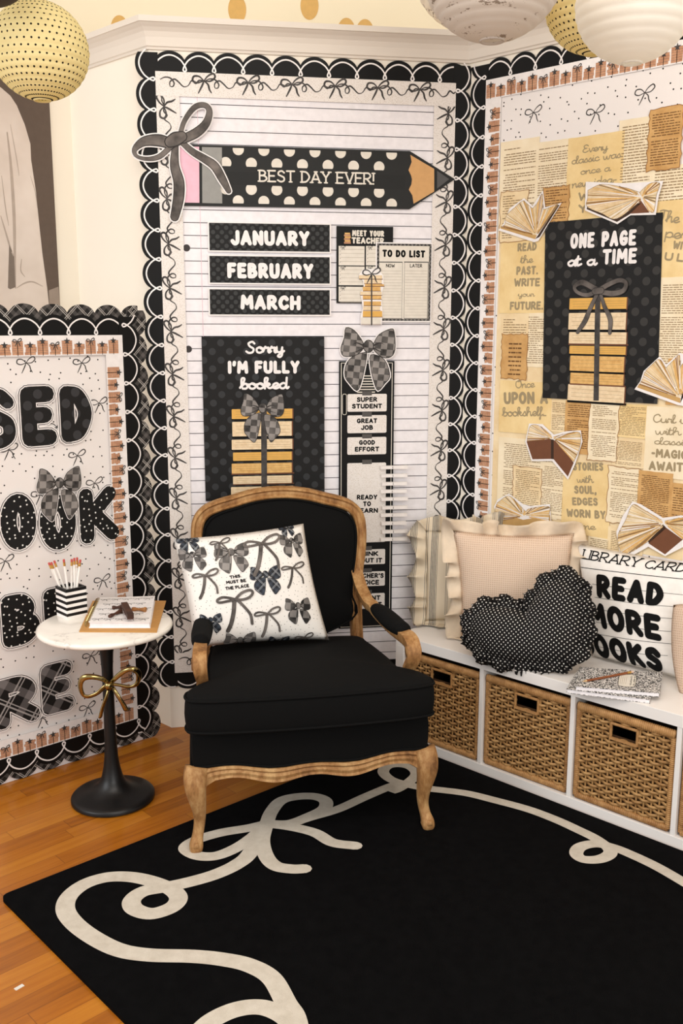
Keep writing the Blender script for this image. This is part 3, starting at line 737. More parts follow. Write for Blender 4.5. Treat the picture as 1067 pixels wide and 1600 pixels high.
# book stack cutout
c = Card(); out = [(225, 345), (250, 310), (345, 305), (372, 350), (375, 410), (366, 440), (362, 500), (368, 560), (362, 640), (238, 640), (236, 590), (250, 540), (240, 480), (234, 450), (255, 420), (252, 380)]
c.slab([Q(*z6(*p)) for p in out], WHITE, -.0008, .0008)
for (x0, y0, x1, y1, mm_) in ((228, 345, 365, 368, BOOKB), (258, 370, 362, 396, BOOKB), (262, 398, 375, 411, BOOKA), (250, 413, 355, 439, BOOKA), (235, 442, 362, 464, BOOKB), (250, 466, 360, 488, BOOKA), (255, 500, 358, 526, BOOKA), (252, 529, 352, 554, BOOKB), (250, 557, 365, 593, BOOKC), (240, 596, 356, 637, CREAM)):
    zr(c, FC, z6, x0, y0, x1, y1, mm_, .001); zr(c, FC, z6, x0, y1 - 2, x1 + 3, y1 + 1, COVER, .0011)
c.stroke([Q(*z6(302, 345)), Q(*z6(302, 637))], .0052, RIBDARK, .0013)
line_bow(c, lambda s, t: (s, t), *Q(*z6(302, 335)), .95, .0036, RIBDARK, .0015)
tag(c.build('book_stack_cutout', FC, 0.0155), 'small cutout of stacked books tied with a bow, overlapping the to do list', 'cutout')
# sorry poster
c = Card(); a = Q(314.7, 783.5); a = (Q(314.7, 526)[0], Q(412, 780)[1]); b = Q(506, 526)
c.slab([(a[0], a[1]), (b[0], a[1]), (b[0], b[1]), (a[0], b[1])], POLKA, -.0008, 0)
tline(c, FC, 383, 553, 444, 552, 20.5, 'Sorry', .16, WHITE, .0005, script=True)
tline(c, FC, 356, 584, 467.5, 583.5, 20.5, "I'M FULLY", .27, WHITE, .0005)
tline(c, FC, 375, 609, 450, 608, 20, 'booked', .17, WHITE, .0005, script=True)
book_pile(c, FC, [(362, 637, 458, 656, BOOKC), (363, 656, 457, 684, BOOKB), (362, 684, 458, 704, BOOKB), (364, 704, 457, 721, BOOKC), (362, 721, 457, 741, BOOKA), (364, 741, 457, 757, BOOKB), (361, 757, 459, 778, BOOKB)], .0004, (412, 640, 412.5, 778), 9)
u, v = Q(410, 637); checked_bow(c, u, v, .049, .0012, white=0)
tag(c.build('poster', FC, 0.0105), "black polka dot poster reading Sorry I'M FULLY booked", 'poster')
# clip chart shaped like a phone
z7 = lambda x, y: (500 + x / 4.445, 600 + y / 4.445)
c = Card(); ul_ = Q(529, 600)[0]; ur_ = Q(615, 600)[0]; vt_ = Q(570, 564)[1]; vb_ = Q(580, 979)[1]
c.slab([(ul_, vb_), (ur_, vb_), (ur_, vt_), (ul_, vt_)], BLACK, -.0008, 0)
for (x0, y0, x1, y1) in ((ul_ + .007, vb_ + .005, ul_ + .0095, vt_ - .006), (ur_ - .0095, vb_ + .005, ur_ - .007, vt_ - .006), (ul_ + .007, vt_ - .008, ur_ - .007, vt_ - .006), (ul_ + .007, vb_ + .005, ur_ - .007, vb_ + .007)):
    c.rect(x0, y0, x1, y1, CREAM, .0003)
k1 = Q(533.9, 648); k2 = Q(541, 615); c.rrect(k1[0], k1[1], k2[0], k2[1], .007, CREAM, .0004); c.rrect(k1[0] + .002, k1[1] + .002, k2[0] - .002, k2[1] - .002, .005, INK, .0006)
for k in range(7): c.rect(Q(560, 0)[0], Q(570, 588 + k * 4.2)[1], Q(590, 0)[0], Q(570, 586.4 + k * 4.2)[1], CREAM, .0004)
for (y0, y1, ls) in ((615, 643, ('SUPER', 'STUDENT')), (648, 676.5, ('GREAT', 'JOB')), (682, 710, ('GOOD', 'EFFORT')), (722, 847.5, ('READY', 'TO', 'LEARN')), (856.5, 882, ('THINK', 'ABOUT IT')), (891, 916, ("TEACHER'S", 'CHOICE')), (925, 951, ('PARENT', 'CONTACT'))):
    a = Q(542, y1); b = Q(603, y0); c.rrect(Q(542, 650)[0], a[1], Q(603, 650)[0], b[1], .005, SPECK, .0005)
    cx_ = 572.5; hh = 7.6; st = 10.4
    yb = (y0 + y1) / 2 + (hh / 2 if len(ls) == 1 else -1.2) if len(ls) == 2 else 780
    for i, t in enumerate(ls):
        wpx = {'SUPER': 32, 'STUDENT': 47, 'GREAT': 32, 'JOB': 19, 'GOOD': 25, 'EFFORT': 38, 'READY': 32, 'TO': 12.5, 'LEARN': 34, 'THINK': 35, 'ABOUT IT': 47, "TEACHER'S": 52, 'CHOICE': 38, 'PARENT': 42, 'CONTACT': 46}[t]
        tline(c, FC, cx_ - wpx / 2, yb + i * st, cx_ + wpx / 2, yb + i * st - .4, hh, t, .26, INK, .0008)
    a = Q(565, y0 + 2.6); b = Q(580, y0 - 4.4); c.rect(a[0], a[1], b[0], b[1], dots_mat('washi_tape', (40, 38, 38), (120, 116, 112), .004, .001), .001)
tag(c.build('clip_chart', FC, 0.0105), 'tall black behaviour clip chart shaped like a phone with SUPER STUDENT to PARENT CONTACT cards', 'chart')
c = Card(); u, v = Q(574.6, 541); checked_bow(c, u, v, .0625, .001, white=.005)
tag(c.build('checkered_bow_cutout', FC, 0.0125), 'checkered grey bow cutout over the top of the tall clip chart', 'cutout')
# clothes pegs clipped along the chart's edge
PEG = flat('white_peg_wood', (240, 234, 230), 0.5)
ys = (729.4, 742.2, 754.8, 766.5, 778.4, 791.7, 803.2, 816, 828.8, 840.7)
words = ('topmost', 'second', 'third', 'fourth', 'fifth', 'sixth', 'seventh', 'eighth', 'ninth', 'lowest')
for i, y in enumerate(ys):
    u0 = Q(592.5 + (i % 3), y)[0]; u1, v = Q(634.3 - (i % 4) * .6, y - 1.2)
    L = u1 - u0; root = empty('clothespin', mat=FC.at(u0, v, 0.012))
    for s in (-1, 1):
        b_ = MB(); th = .0055
        vs = []
        for x, w0 in ((0, .0028), (L * .30, .0008), (L * .48, .0008), (L, .0046)):
            vs += [(x, -.0062 + .0004 * i % .001, (w0 if s > 0 else -w0 - th)), (x, .0062, (w0 if s > 0 else -w0 - th)), (x, .0062, (w0 + th if s > 0 else -w0)), (x, -.0062, (w0 + th if s > 0 else -w0))]
        fs = [(0, 1, 2, 3), (12, 15, 14, 13)]
        for k in range(3):
            for j in range(4): l = (j + 1) % 4; fs.append((k * 4 + j, k * 4 + 4 + j, k * 4 + 4 + l, k * 4 + l))
        b_.add(vs, fs, PEG); o = b_.build('prong', root); o.location = (0, 0, .012)
    b_ = MB(); b_.tube([(L * .44, -.0068, .0125), (L * .44, .0068, .0125)], .0022, flat('peg_spring_steel', (110, 108, 110), .35, .8), 8)
    b_.tube([(L * .44, -.004, .0195), (L * .44, .0040, .0195)], .0009, MATS['peg_spring_steel'], 6)
    b_.build('spring', root)
    tag(root, 'white wooden clothespin on the clip chart edge, ' + words[i] + ' of the ten', 'clothespin', 'clothespins on the clip chart')

# ---------------------------------------------------------------- right wall board
Q = FR.px
RU = (Q(756.5, 127.4)[0] + Q(749, 811)[0]) / 2 - .004; RV = (Q(756.5, 127.4)[1] + Q(860, 105.2)[1]) / 2; RE = .93; RB = .50
c = Card(); c.slab([(RU, RB), (RE, RB), (RE, RV), (RU, RV)], DOTPAPER, -.001, 0)
for (x, y) in ((834, 176), (931, 176), (1008, 145)): line_bow(c, lambda s, t: (s, t), *Q(x, y), .95, .003, RIBDARK, .0004)
tag(c.build('dotted_paper', FR, 0.003), 'white paper with black dots and small bows backing the right wall board', 'paper')
for nm, lab, L, M in (('top', 'black scalloped border strip along the top of the right wall board', RE - RU, lambda s, t: (RU + s, RV + t)),
                      ('left', 'black scalloped border strip up the left side of the right wall board', RV - RB + .06, lambda s, t: (RU - t * 1.0, RB + s))):
    c = Card(); scallop(c, L, .0997, SW, BLACK, M, .001); tag(c.build('scalloped_border', FR, .0045 if nm == 'top' else .0055), lab, 'border', 'black scalloped borders of the right board')
BW = .066
for nm, lab, L, M in (('top', 'white border strip of tied book stacks across the top of the right wall board', RE - RU, lambda s, t: (RU + s, RV - BW + t)),
                      ('left', 'white border strip of tied book stacks down the left of the right wall board', RV - RB - BW, lambda s, t: (RU + BW - t, RB + s))):
    c = Card(); c.slab([M(0, 0), M(L, 0), M(L, BW), M(0, BW)], WHITE, -.0006, 0); stacks(c, L, M, .0004)
    tag(c.build('book_border', FR, .0075 if nm == 'top' else .0068), lab, 'border', 'book stack borders of the right board')

def lines_of_print(c, x0, y0, x1, y1, n, seed, z=.0006, mat=TXT, gap=True):
    r = random.Random(seed); st = (y1 - y0) / n
    for k in range(n):
        y = y1 - (k + .5) * st; x = x0 + (r.random() < .18) * .008
        if gap and r.random() < .06: continue
        e = x1 if r.random() > .15 else x0 + (x1 - x0) * r.uniform(.4, .9)
        while x < e:
            l = min(r.uniform(.005, .022), e - x)
            c.rect(x, y - st * .17, x + l, y + st * .17, mat, z); x += l + .0028
PGN = [0]
def page(tl, br, mat, lab, n=26, text=(), torn=False, w=.0035, name='book_page', z=.0006, ink=None, mg=.10):
    c = Card(); a = Q(*tl); b = Q(*br); x0, y1 = a; x1, y0 = b; PGN[0] += 1; w += .00007 * PGN[0]
    pts = []
    r = random.Random(int(tl[0] * 7 + tl[1]))
    j = .0035 if torn else .0006
    for (p, q, n_) in (((x0, y0), (x1, y0), 9), ((x1, y0), (x1, y1), 13), ((x1, y1), (x0, y1), 9), ((x0, y1), (x0, y0), 13)):
        for k in range(n_): t = k / n_; pts.append((p[0] + (q[0] - p[0]) * t + r.uniform(-j, j), p[1] + (q[1] - p[1]) * t + r.uniform(-j, j)))
    c.slab(pts, mat, -.0007, 0)
    if torn: c.stroke(pts, .002, flat('burnt_paper_edge', (150, 104, 58), .8), .0003, closed=True)
    mx = (x1 - x0) * mg
    if n: lines_of_print(c, x0 + mx, y0 + (y1 - y0) * .06, x1 - mx * .8, y1 - (y1 - y0) * .07, n, int(tl[0]), z, ink or TXT)
    for (xl, yl, xr, yr, hp, t, scr) in text:
        tline(c, FR, xl, yl, xr, yr, hp, t, .12 if scr else .24, TXT2, z, script=scr)
    tag(c.build(name, FR, w), lab, 'page')
G_ = 'page'
page((784, 300), (1067, 876), PA, 'wide pale parchment sheet showing between the pasted book pages', 0, w=.0042, name='parchment_sheet')
page((784, 223), (838.5, 372), PB, 'tall printed book page at the top left of the collage', 34, w=.0056)
page((838.5, 224), (890, 348), PB, 'printed book page second from left in the top row of the collage', 30, w=.0052)
page((889.5, 217), (970, 345), PD, 'golden page lettered Every classic was once a new idea', 0, ((911, 240, 951, 235, 13, 'Every', 1), (894, 258, 972, 247, 13, 'classic was', 1), (908, 274, 955, 268, 12, 'once a', 1), (895, 295, 965, 286, 14, 'new idea-', 1), (905, 315, 950, 309, 14, 'WILL', 0), (905, 334, 950, 328, 14, 'YOU', 0)), w=.006)
page((969.5, 189), (1018, 318), PB, 'printed book page beside the torn brown page, top right of the collage', 26, w=.0056)
page((1017, 173), (1064, 262), PC_, 'torn brown page standing highest in the top right corner', 20, torn=True, w=.0075, ink=flat('old_ink', (112, 78, 44), .8))
page((1018, 262), (1090, 330), PB, 'pale printed page just below the torn brown page', 14, w=.0052)
page((784, 301), (824.5, 376), PA, 'small aged page under the open book at left', 18, torn=True, w=.0066)
page((851, 294), (889.5, 345), PC_, 'torn brown page behind the upper left open book', 12, torn=True, w=.0072, ink=MATS['old_ink'])
page((784.5, 375), (856, 489), PD, 'golden page lettered READ the PAST. WRITE your FUTURE.', 0, ((810, 393.5, 840, 391.5, 13, 'READ', 0), (814.5, 412, 834, 411, 13, 'the', 1), (808, 430, 842, 429, 13.5, 'PAST.', 0), (804.5, 448, 845, 447.5, 13, 'WRITE', 0), (811, 464, 836, 463.5, 9, 'your', 1), (798, 484.5, 850, 484, 13, 'FUTURE.', 0)), w=.0054)
page((784.5, 490), (824, 600), PA, 'printed page left of the black poster, middle height', 24, w=.0056)
page((824, 488), (856, 574), PB, 'printed page touching the left edge of the black poster', 22, w=.0052)
page((786.5, 522), (824, 593), PC_, 'torn orange brown page with a short column of print', 9, torn=True, w=.0072, ink=MATS['old_ink'], mg=.28)
page((783, 594), (861, 681), PD, 'golden page lettered Once UPON A bookshelf...', 0, ((807, 607, 837, 605.5, 13, 'Once', 1), (789, 631.5, 858, 631, 19, 'UPON A', 0), (787, 651, 856, 650, 15, 'bookshelf...', 1)), w=.006)
page((862.5, 624), (886.5, 676), PA, 'narrow printed page strip under the poster corner', 16, w=.0052)
page((885.6, 625), (924, 711), PC_, 'brown aged page below the middle of the black poster', 22, w=.006, ink=MATS['old_ink'])
page((924, 626), (965, 722), PB, 'white torn page below the black poster', 28, torn=True, w=.0066)
page((966, 630), (1012, 686), PD, 'golden aged page under the right corner of the black poster', 18, w=.0056)
page((960, 684), (1007, 732), PA, 'small parchment page right of the white torn page', 15, w=.0062)
page((1012.5, 634), (1110, 754), PB, 'cream page lettered Curl up with a classic MAGIC AWAITS', 0, ((1021, 660, 1085, 663, 14, 'Curl up', 1), (1025, 679, 1085, 681, 13, 'with a', 1), (1023, 694, 1080, 697, 12, 'classic', 1), (1019, 714, 1075, 718, 14, '-MAGIC', 0), (1015, 734, 1080, 738, 14.5, 'AWAITS', 0)), w=.006)
page((781, 682), (871, 812), PB, 'large pale printed page at the lower left of the collage', 34, w=.0052)
page((804, 727), (846, 800), PA, 'aged page overlapping the large pale page at lower left', 20, torn=True, w=.0066)
page((846, 720), (882.5, 812), PB, 'printed page left of the STORIES lettering', 28, w=.0058)
page((882.5, 719), (952, 842), PD, 'golden page lettered STORIES with SOUL, EDGES WORN BY time', 0, ((897, 735, 944.5, 735.5, 13, 'STORIES', 0), (903, 754, 929, 754.5, 12, 'with', 1), (899, 771, 934, 772, 13, 'SOUL,', 0), (896, 789, 936, 790, 12.5, 'EDGES', 0), (887, 807, 948, 811, 13, 'WORN BY', 0), (901, 826, 932, 828, 12, 'time', 1)), w=.006)
page((953, 728), (1000, 822), PB, 'white torn page right of the STORIES lettering', 26, torn=True, w=.0064)
page((1000, 734), (1048, 822), PC_, 'brown aged page above the lower right open book', 24, w=.0068, ink=MATS['old_ink'])
page((1048, 753), (1110, 850), PC_, 'brown aged page at the right edge of the photo', 20, w=.0062, ink=MATS['old_ink'])
page((952, 821), (1004, 880), PA, 'parchment page behind the top of the READ MORE BOOKS pillow', 16, w=.0058)
page((921, 836), (953, 880), PB, 'small printed page below the word time', 12, w=.0056)
page((1020, 316), (1110, 434), PD, 'golden page lettered with large grey script right of the black poster', 0, ((1029, 346, 1062, 350, 19, 'The', 1), (1040, 372, 1110, 379, 19, 'person', 1), (1052, 389, 1085, 393, 13, 'WITH', 0), (1039, 407, 1100, 413, 13, 'U LIST', 0)), w=.0054)
page((1030, 434), (1110, 584), PB, 'pale printed page right of the black poster', 36, w=.006)
page((1046, 560), (1110, 636), PC_, 'brown page strip behind the open book at the right edge', 14, w=.0066, ink=MATS['old_ink'])

# black poster
c = Card(); c.slab([Q(*p) for p in ((850, 621.4), (1029, 630.9), (1037.9, 332.2), (854.4, 348.3))], POLKAL, -.0008, 0)
tline(c, FR, 893, 389.3, 996, 383.6, 24, 'ONE PAGE', .235, WHITE, .0005)
tline(c, FR, 888, 417.5, 911, 416.5, 19, 'at', .19, WHITE, .0005, script=True)
tline(c, FR, 918, 416.3, 934, 415.5, 19, 'a', .19, WHITE, .0005, script=True)
tline(c, FR, 943, 414, 997, 411.8, 24, 'TIME', .235, WHITE, .0005)
z7b = lambda x, y: (760 + x / 3.4756, 300 + y / 3.4756)
bk = [(458, 567, 778, 645, BOOKC), (452, 648, 775, 756, BOOKB), (455, 758, 776, 828, BOOKB), (458, 836, 772, 882, BOOKC), (460, 889, 764, 978, BOOKA), (462, 984, 760, 1044, BOOKA), (448, 1050, 766, 1138, BOOKB)]
book_pile(c, FR, [(*z7b(a, b), *z7b(d, e), m_) for a, b, d, e, m_ in bk], .0004, (*z7b(614, 560), *z7b(604, 1132)), 8.4)
qz = lambda x, y: Q(*z7b(x, y)); k_ = .0006
loop_bow(c, qz, [([(608, 560), (570, 640), (545, 700), (505, 760)], [24 * k_, 28 * k_, 30 * k_, 24 * k_]), ([(632, 560), (650, 620), (682, 690), (680, 765)], [20 * k_, 24 * k_, 28 * k_, 22 * k_]),
                 ([(615, 535), (560, 560), (505, 545), (490, 515), (530, 492), (590, 520), (615, 535)], [30 * k_, 26 * k_, 22 * k_, 24 * k_, 34 * k_, 34 * k_, 30 * k_]),
                 ([(620, 535), (680, 500), (735, 480), (768, 495), (755, 535), (700, 552), (640, 545)], [30 * k_, 30 * k_, 26 * k_, 24 * k_, 30 * k_, 34 * k_, 30 * k_]), ([(600, 540), (635, 536)], [40 * k_, 40 * k_])], RIBBON, 0, .0014)
tag(c.build('poster', FR, 0.0105), 'black polka dot poster reading ONE PAGE at a TIME with a tied stack of books', 'poster')

# open book cutouts
PGL = parchment('open_page_print', (214, 186, 136), (246, 230, 196), 26)
PGD = flat('page_gap_print', (150, 110, 62), .8)
def open_book(zz, outline, covers, fans, lab, w):
    c = Card(); P_ = lambda p: Q(*zz(*p)); ol = [P_(p) for p in outline]
    c.slab(ol, WHITE, -.0008, .0008); c.stroke(ol, .007, WHITE, .0008, closed=True)
    for q in covers: c.poly([P_(p) for p in q[0]], q[1], .0010)
    for i, (sp, arc, n) in enumerate(fans):
        z = .0012 + i * .0003; s_ = P_(sp); sm = bez([P_(p) for p in arc], 6)
        c.poly([s_] + sm, PGL, z)
        N_ = len(sm)
        n = int(n * 2.6)
        for k in range(n):
            t = (k + .5) / n * (N_ - 1); i0 = int(t); f_ = t - i0; q = tuple(a + (b - a) * f_ for a, b in zip(sm[i0], sm[min(i0 + 1, N_ - 1)]))
            r = random.Random(k * 13 + i); e = r.uniform(.04, .35)
            a_ = (s_[0] + (q[0] - s_[0]) * e, s_[1] + (q[1] - s_[1]) * e)
            c.stroke([a_, q], r.choice((.0009, .0012, .0026, .0042)), r.choice((PGD, TXT, BOOKA, BOOKA, BOOKB, WHITE)), z + .0001, caps=False)
        c.stroke(sm, .0012, TXT, z + .0002)
    tag(c.build('open_book_cutout', FR, w), lab, 'cutout', None)
LC = flat('light_cover_edge_print', (196, 158, 100), .7); DK = flat('dark_cover_print', (60, 42, 30), .7)
open_book(z7b, [(83, 207), (108, 175), (140, 95), (215, 42), (262, 85), (316, 2), (326, 92), (412, 66), (345, 170), (290, 262), (270, 268)],
          [([(88, 200), (88, 188), (285, 236), (275, 258)], LC), ([(275, 258), (300, 245), (408, 72), (400, 72), (290, 238)], DK)],
          [((280, 236), [(92, 190), (112, 178), (120, 130), (160, 90)], 9), ((280, 234), [(150, 100), (205, 52), (225, 60), (262, 92)], 9), ((282, 232), [(262, 92), (290, 60), (313, 12), (318, 60), (322, 98)], 8), ((284, 236), [(322, 98), (365, 82), (400, 70), (380, 105)], 8)],
          'open book cutout with fanned pages at the upper left of the collage', .0125)
z4 = lambda x, y: (640 + x / 2.4988, y / 2.4988)
open_book(z4, [(700, 716), (850, 722), (993, 713), (976, 770), (966, 836), (870, 838), (820, 872), (697, 820)],
          [([(700, 818), (818, 868), (868, 838), (912, 795), (704, 800)], DK), ([(866, 836), (912, 785), (945, 832)], COVER)],
          [((912, 772), [(912, 785), (818, 855), (760, 835), (702, 808), (704, 775), (705, 745)], 14), ((905, 765), [(705, 745), (760, 722), (850, 735), (905, 752)], 8), ((915, 770), [(905, 755), (945, 720), (985, 718), (972, 765), (962, 828), (942, 825)], 10)],
          'thick open book cutout standing on top of the black poster', .0145)
open_book(z7b, [(822, 1068), (850, 1030), (868, 975), (950, 900), (985, 945), (1060, 880), (1120, 900), (1110, 1060), (1085, 1155), (1050, 1150)],
          [([(828, 1060), (838, 1042), (1064, 1118), (1062, 1145)], LC), ([(1062, 1145), (1068, 1110), (1115, 1000), (1118, 1040)], DK)],
          [((1062, 1115), [(840, 1045), (860, 1010), (872, 975), (905, 940)], 9), ((1062, 1112), [(900, 945), (948, 908), (985, 955)], 8), ((1064, 1110), [(985, 955), (1030, 910), (1058, 885), (1062, 960)], 8), ((1066, 1112), [(1062, 950), (1100, 910), (1115, 960), (1105, 1020)], 6)],
          'open book cutout cut by the right edge below the black poster', .0125)
z8 = lambda x, y: (740 + x / 3.263, 600 + y / 3.263)
open_book(z8, [(296, 205), (360, 208), (418, 262), (480, 245), (552, 240), (560, 290), (525, 400), (490, 478), (412, 386), (308, 386), (278, 292)],
          [([(280, 292), (404, 278), (404, 380), (310, 382)], COVER), ([(404, 280), (418, 282), (418, 382), (404, 380)], DK), ([(418, 284), (452, 300), (520, 400), (490, 470), (418, 382)], COVER)],
          [((412, 276), [(282, 290), (286, 262), (300, 212), (345, 212), (405, 258)], 12), ((418, 278), [(418, 268), (480, 252), (548, 245), (556, 290), (545, 340), (520, 396)], 14)],
          'brown covered open book cutout hanging face down, left of the STORIES page', .0125)
open_book(z8, [(118, 625), (135, 590), (190, 562), (262, 615), (300, 625), (395, 615), (402, 715), (270, 725), (150, 712)],
          [([(120, 640), (262, 690), (400, 665), (402, 704), (268, 724), (150, 712), (124, 700)], LC)],
          [((262, 672), [(122, 700), (118, 650), (130, 602)], 12), ((262, 664), [(130, 604), (188, 568), (240, 610), (278, 650)], 9), ((264, 668), [(278, 648), (300, 632), (392, 622), (396, 660), (394, 700)], 12)],
          'open book cutout lying just above the pink waffle pillow', .0125)
open_book(z8, [(822, 602), (860, 615), (975, 685), (1067, 672), (1130, 680), (1120, 800), (985, 868), (900, 820), (815, 868), (760, 858), (742, 752), (775, 672)],
          [([(985, 725), (1075, 790), (985, 865), (900, 808)], COVER), ([(975, 712), (992, 730), (905, 808), (898, 798)], DK)],
          [((976, 706), [(752, 750), (785, 690), (822, 612), (880, 640), (968, 690)], 12), ((978, 712), [(760, 852), (746, 800), (752, 752), (790, 735)], 10), ((980, 716), [(898, 800), (850, 830), (800, 858), (765, 855)], 10), ((985, 708), [(985, 695), (1060, 680), (1110, 690), (1100, 770), (1075, 788)], 10)],
          'largest open book cutout with a brown cover above the READ MORE BOOKS pillow', .0135)

# ---------------------------------------------------------------- free-standing board at the left
Q = FB.px
BU = -.026; BL_ = -1.02; BT = 1.5; BB = .093
c = Card(); c.slab([(BL_, 0.001), (.004, 0.001), (.004, 1.535), (BL_, 1.535)], flat('white_foam_board', (238, 234, 234), .6), -.018, 0)
brd = c.build('display_board', FB, -.004); tag(brd, 'tall white foam display board standing on the floor at the left', 'board')
c = Card(); c.slab([(BL_, BB), (BU, BB), (BU, BT), (BL_, BT)], DOTPAPER, -.001, 0)
for (x, y) in ((41, 567), (128, 567), (155, 630), (89, 667), (14, 703), (121, 712), (63, 773), (8, 877), (160, 907), (104, 945), (142, 1025), (137, 1106), (66, 1122), (148, 755)): line_bow(c, lambda s, t: (s, t), *Q(x, y), .9, .003, RIBDARK, .0004)
tag(c.build('dotted_paper', FB, -.002), 'white paper with black dots and small bows on the left standing board', 'paper')
ww = .001
for nm, L, M in (('top', BU - BL_ + .03, lambda s, t: (BL_ + s, BT + t)), ('right side', BT - BB + .12, lambda s, t: (BU + t, BB - .055 + s)), ('bottom', BU - BL_ + .03, lambda s, t: (BL_ + s, BB - t))):
    c = Card(); M2 = {'top': lambda s, t: M(s, t + .034), 'right side': lambda s, t: (BU + t + .032, BB - .09 + s), 'bottom': lambda s, t: (BL_ + s, BB - .028 - t)}[nm]
    scallop(c, L + (.06 if nm == 'right side' else .04), .0997, SW * (.93 if nm == 'bottom' else 1), PLAID, M2, .0008, line=False, off=.0)
    tag(c.build('plaid_border', FB, -.0015 + ww), 'black plaid scalloped border along the ' + nm + ' of the left standing board', 'border', 'plaid scalloped borders')
    c = Card(); scallop(c, L, .0997, SW, BLACK, M, .0008, off=.0); tag(c.build('scalloped_border', FB, .0008 + ww * 1.5), 'black scalloped border with white loops along the ' + nm + ' of the left standing board', 'border', 'black scalloped borders of the left board')
    ww += .0012
for nm, L, M in (('top', BU - BL_, lambda s, t: (BL_ + s, BT - BW + t)), ('right side', BT - BB - 2 * BW, lambda s, t: (BU - BW + t, BB + BW + s)), ('bottom', BU - BL_, lambda s, t: (BL_ + s, BB + t + .002))):
    c = Card(); c.slab([M(0, 0), M(L, 0), M(L, BW), M(0, BW)], WHITE, -.0006, 0); stacks(c, L, M, .0004)
    tag(c.build('book_border', FB, .0068), 'white border of tied book stacks along the ' + nm + ' of the left standing board', 'border', 'book stack borders of the left board')
def big_letter(ch, x0, y0, x1, y1, mat, lab, wf=.27, dz=0, sk=0.0):
    a = Q(x0, (y0 + y1) / 2 + (y1 - y0) / 2); b = Q(x1, y0 + 0); h = b[1] - a[1]; W = b[0] - a[0]
    wd = h * wf; out = wd * .0; g = glyph(ch); c = Card()
    m_ = .010
    gx = W - wd - 2 * m_; gy = h - wd - 2 * m_; ox = a[0] + wd / 2 + m_; oy = a[1] + wd / 2 + m_
    S = []
    for pts, cl in g[1]:
        q = [(ox + p[0] / g[0] * gx + sk * (p[1] - .5), oy + p[1] * gy) for p in pts]
        if len(q) > 2 and len(pts) <= 5 and not cl:
            for i in range(len(q) - 1): S.append(([q[i], q[i + 1]], False))
        else: S.append((q, cl))
    for (e, mm_, z) in ((2 * m_, WHITE, .0012), (2 * m_ - .009, INK, .0016), (2 * m_ - .0135, WHITE, .0020), (-.001, mat, .0024)):
        for q, cl in S:
            c.stroke(q, wd + e, mm_, z, closed=cl)
            if e == 2 * m_:
                pass
    tag(c.build('letter_cutout', FB, .004 + dz), lab, 'letter', 'lettering on the left standing board')
LK = dots_mat('letter_polka', (18, 17, 17), (52, 52, 54), .072, .0155)
big_letter('S', -36, 601, 25, 709, LK, 'black polka letter S cut by the left edge, top row', .2)
big_letter('E', 30, 597, 88, 704, LK, 'black polka letter E in the top row of the standing board', .25)
big_letter('D', 91, 596, 144, 697, LK, 'black polka letter D ending the top row', .245)
big_letter('O', -2, 763, 57, 868, DOTPAPER2, 'black letter O with white specks, the full one left of the checked bow', .265)
big_letter('O', 59, 764, 119, 868, DOTPAPER2, 'black letter O with white specks under the checked bow', .265, .0004)
big_letter('K', 121, 752, 186, 856, DOTPAPER2, 'black letter K with white specks ending the second row', .25, .0008)
big_letter('B', 0, 916, 62, 1019, DOTPAPER2, 'black letter B with white specks at the left edge', .26)
big_letter('E', 66, 908, 116, 1006, DOTPAPER2, 'black letter E with white specks behind the striped pencil cup', .25)
big_letter('R', -12, 1043, 62, 1148, PLAIDL, 'plaid letter R at the left edge, bottom row', .27)
big_letter('E', 62, 1024, 115, 1124, PLAIDL, 'plaid letter E in the bottom row left of the table stem', .25)
c = Card(); u, v = Q(91, 754); checked_bow(c, u, v, .049, .001, white=.003)
tag(c.build('checkered_bow_cutout', FB, .008), 'checkered grey bow cutout over the second O of the standing board', 'cutout')

# ---------------------------------------------------------------- big photo print on the alcove wall
FA = Frame(LW_IN, PH_ANG)
Q = FA.px
zz = lambda x, y: Q(x / 4.0, 100 + y / 4.0)
c = Card(); ur_ = (zz(308, 240)[0] + zz(368, 1520)[0]) / 2; vb_ = zz(360, 1560)[1]; vt_ = Q(50, 60)[1]; ul_ = ur_ - .75
GREY = flat('photo_backdrop_print', (94, 80, 70), .6); SW_ = watercolour('knit_sweater_print', (206, 192, 180), (224, 212, 202), 5)
c.slab([(ul_, vb_), (ur_, vb_), (ur_, vt_), (ul_, vt_)], GREY, -.004, 0)
sl = [(ul_ + .02, vt_ - .02), zz(-60, 130), zz(0, 148), (zz(60, 200)), zz(100, 260), zz(150, 380), zz(185, 500), zz(190, 600), zz(220, 800), zz(240, 1000), zz(262, 1200), zz(290, 1400), zz(305, 1540), (zz(300, 1560)[0], vb_), (ul_ + .02, vb_)]
c.poly([(min(max(a, ul_), ur_), min(max(b, vb_), vt_)) for a, b in sl], SW_, .0004)
FOLD = flat('sweater_fold_print', (176, 162, 150), .7)
for q, w_ in (([(40, 430), (60, 600), (75, 800), (85, 1000), (88, 1250), (92, 1400)], .012), ([(0, 950), (30, 1050), (60, 1150), (80, 1200)], .007), ([(100, 1400), (150, 1370), (200, 1362), (262, 1390)], .006), ([(130, 1220), (125, 1290), (150, 1330)], .005), ([(60, 380), (100, 600), (115, 700)], .003), ([(185, 700), (215, 800), (228, 900)], .003), ([(5, 700), (30, 900), (50, 1010)], .004)):
    c.stroke(bez([zz(*p) for p in q], 5), w_, FOLD, .0007, wf=lambda t: .4 + .6 * math.sin(PI * t))
c.poly([zz(45, 1400), zz(52, 1130), zz(84, 1200), zz(92, 1395), zz(60, 1408)], flat('photo_shadow_print', (122, 110, 100), .7), .0008)
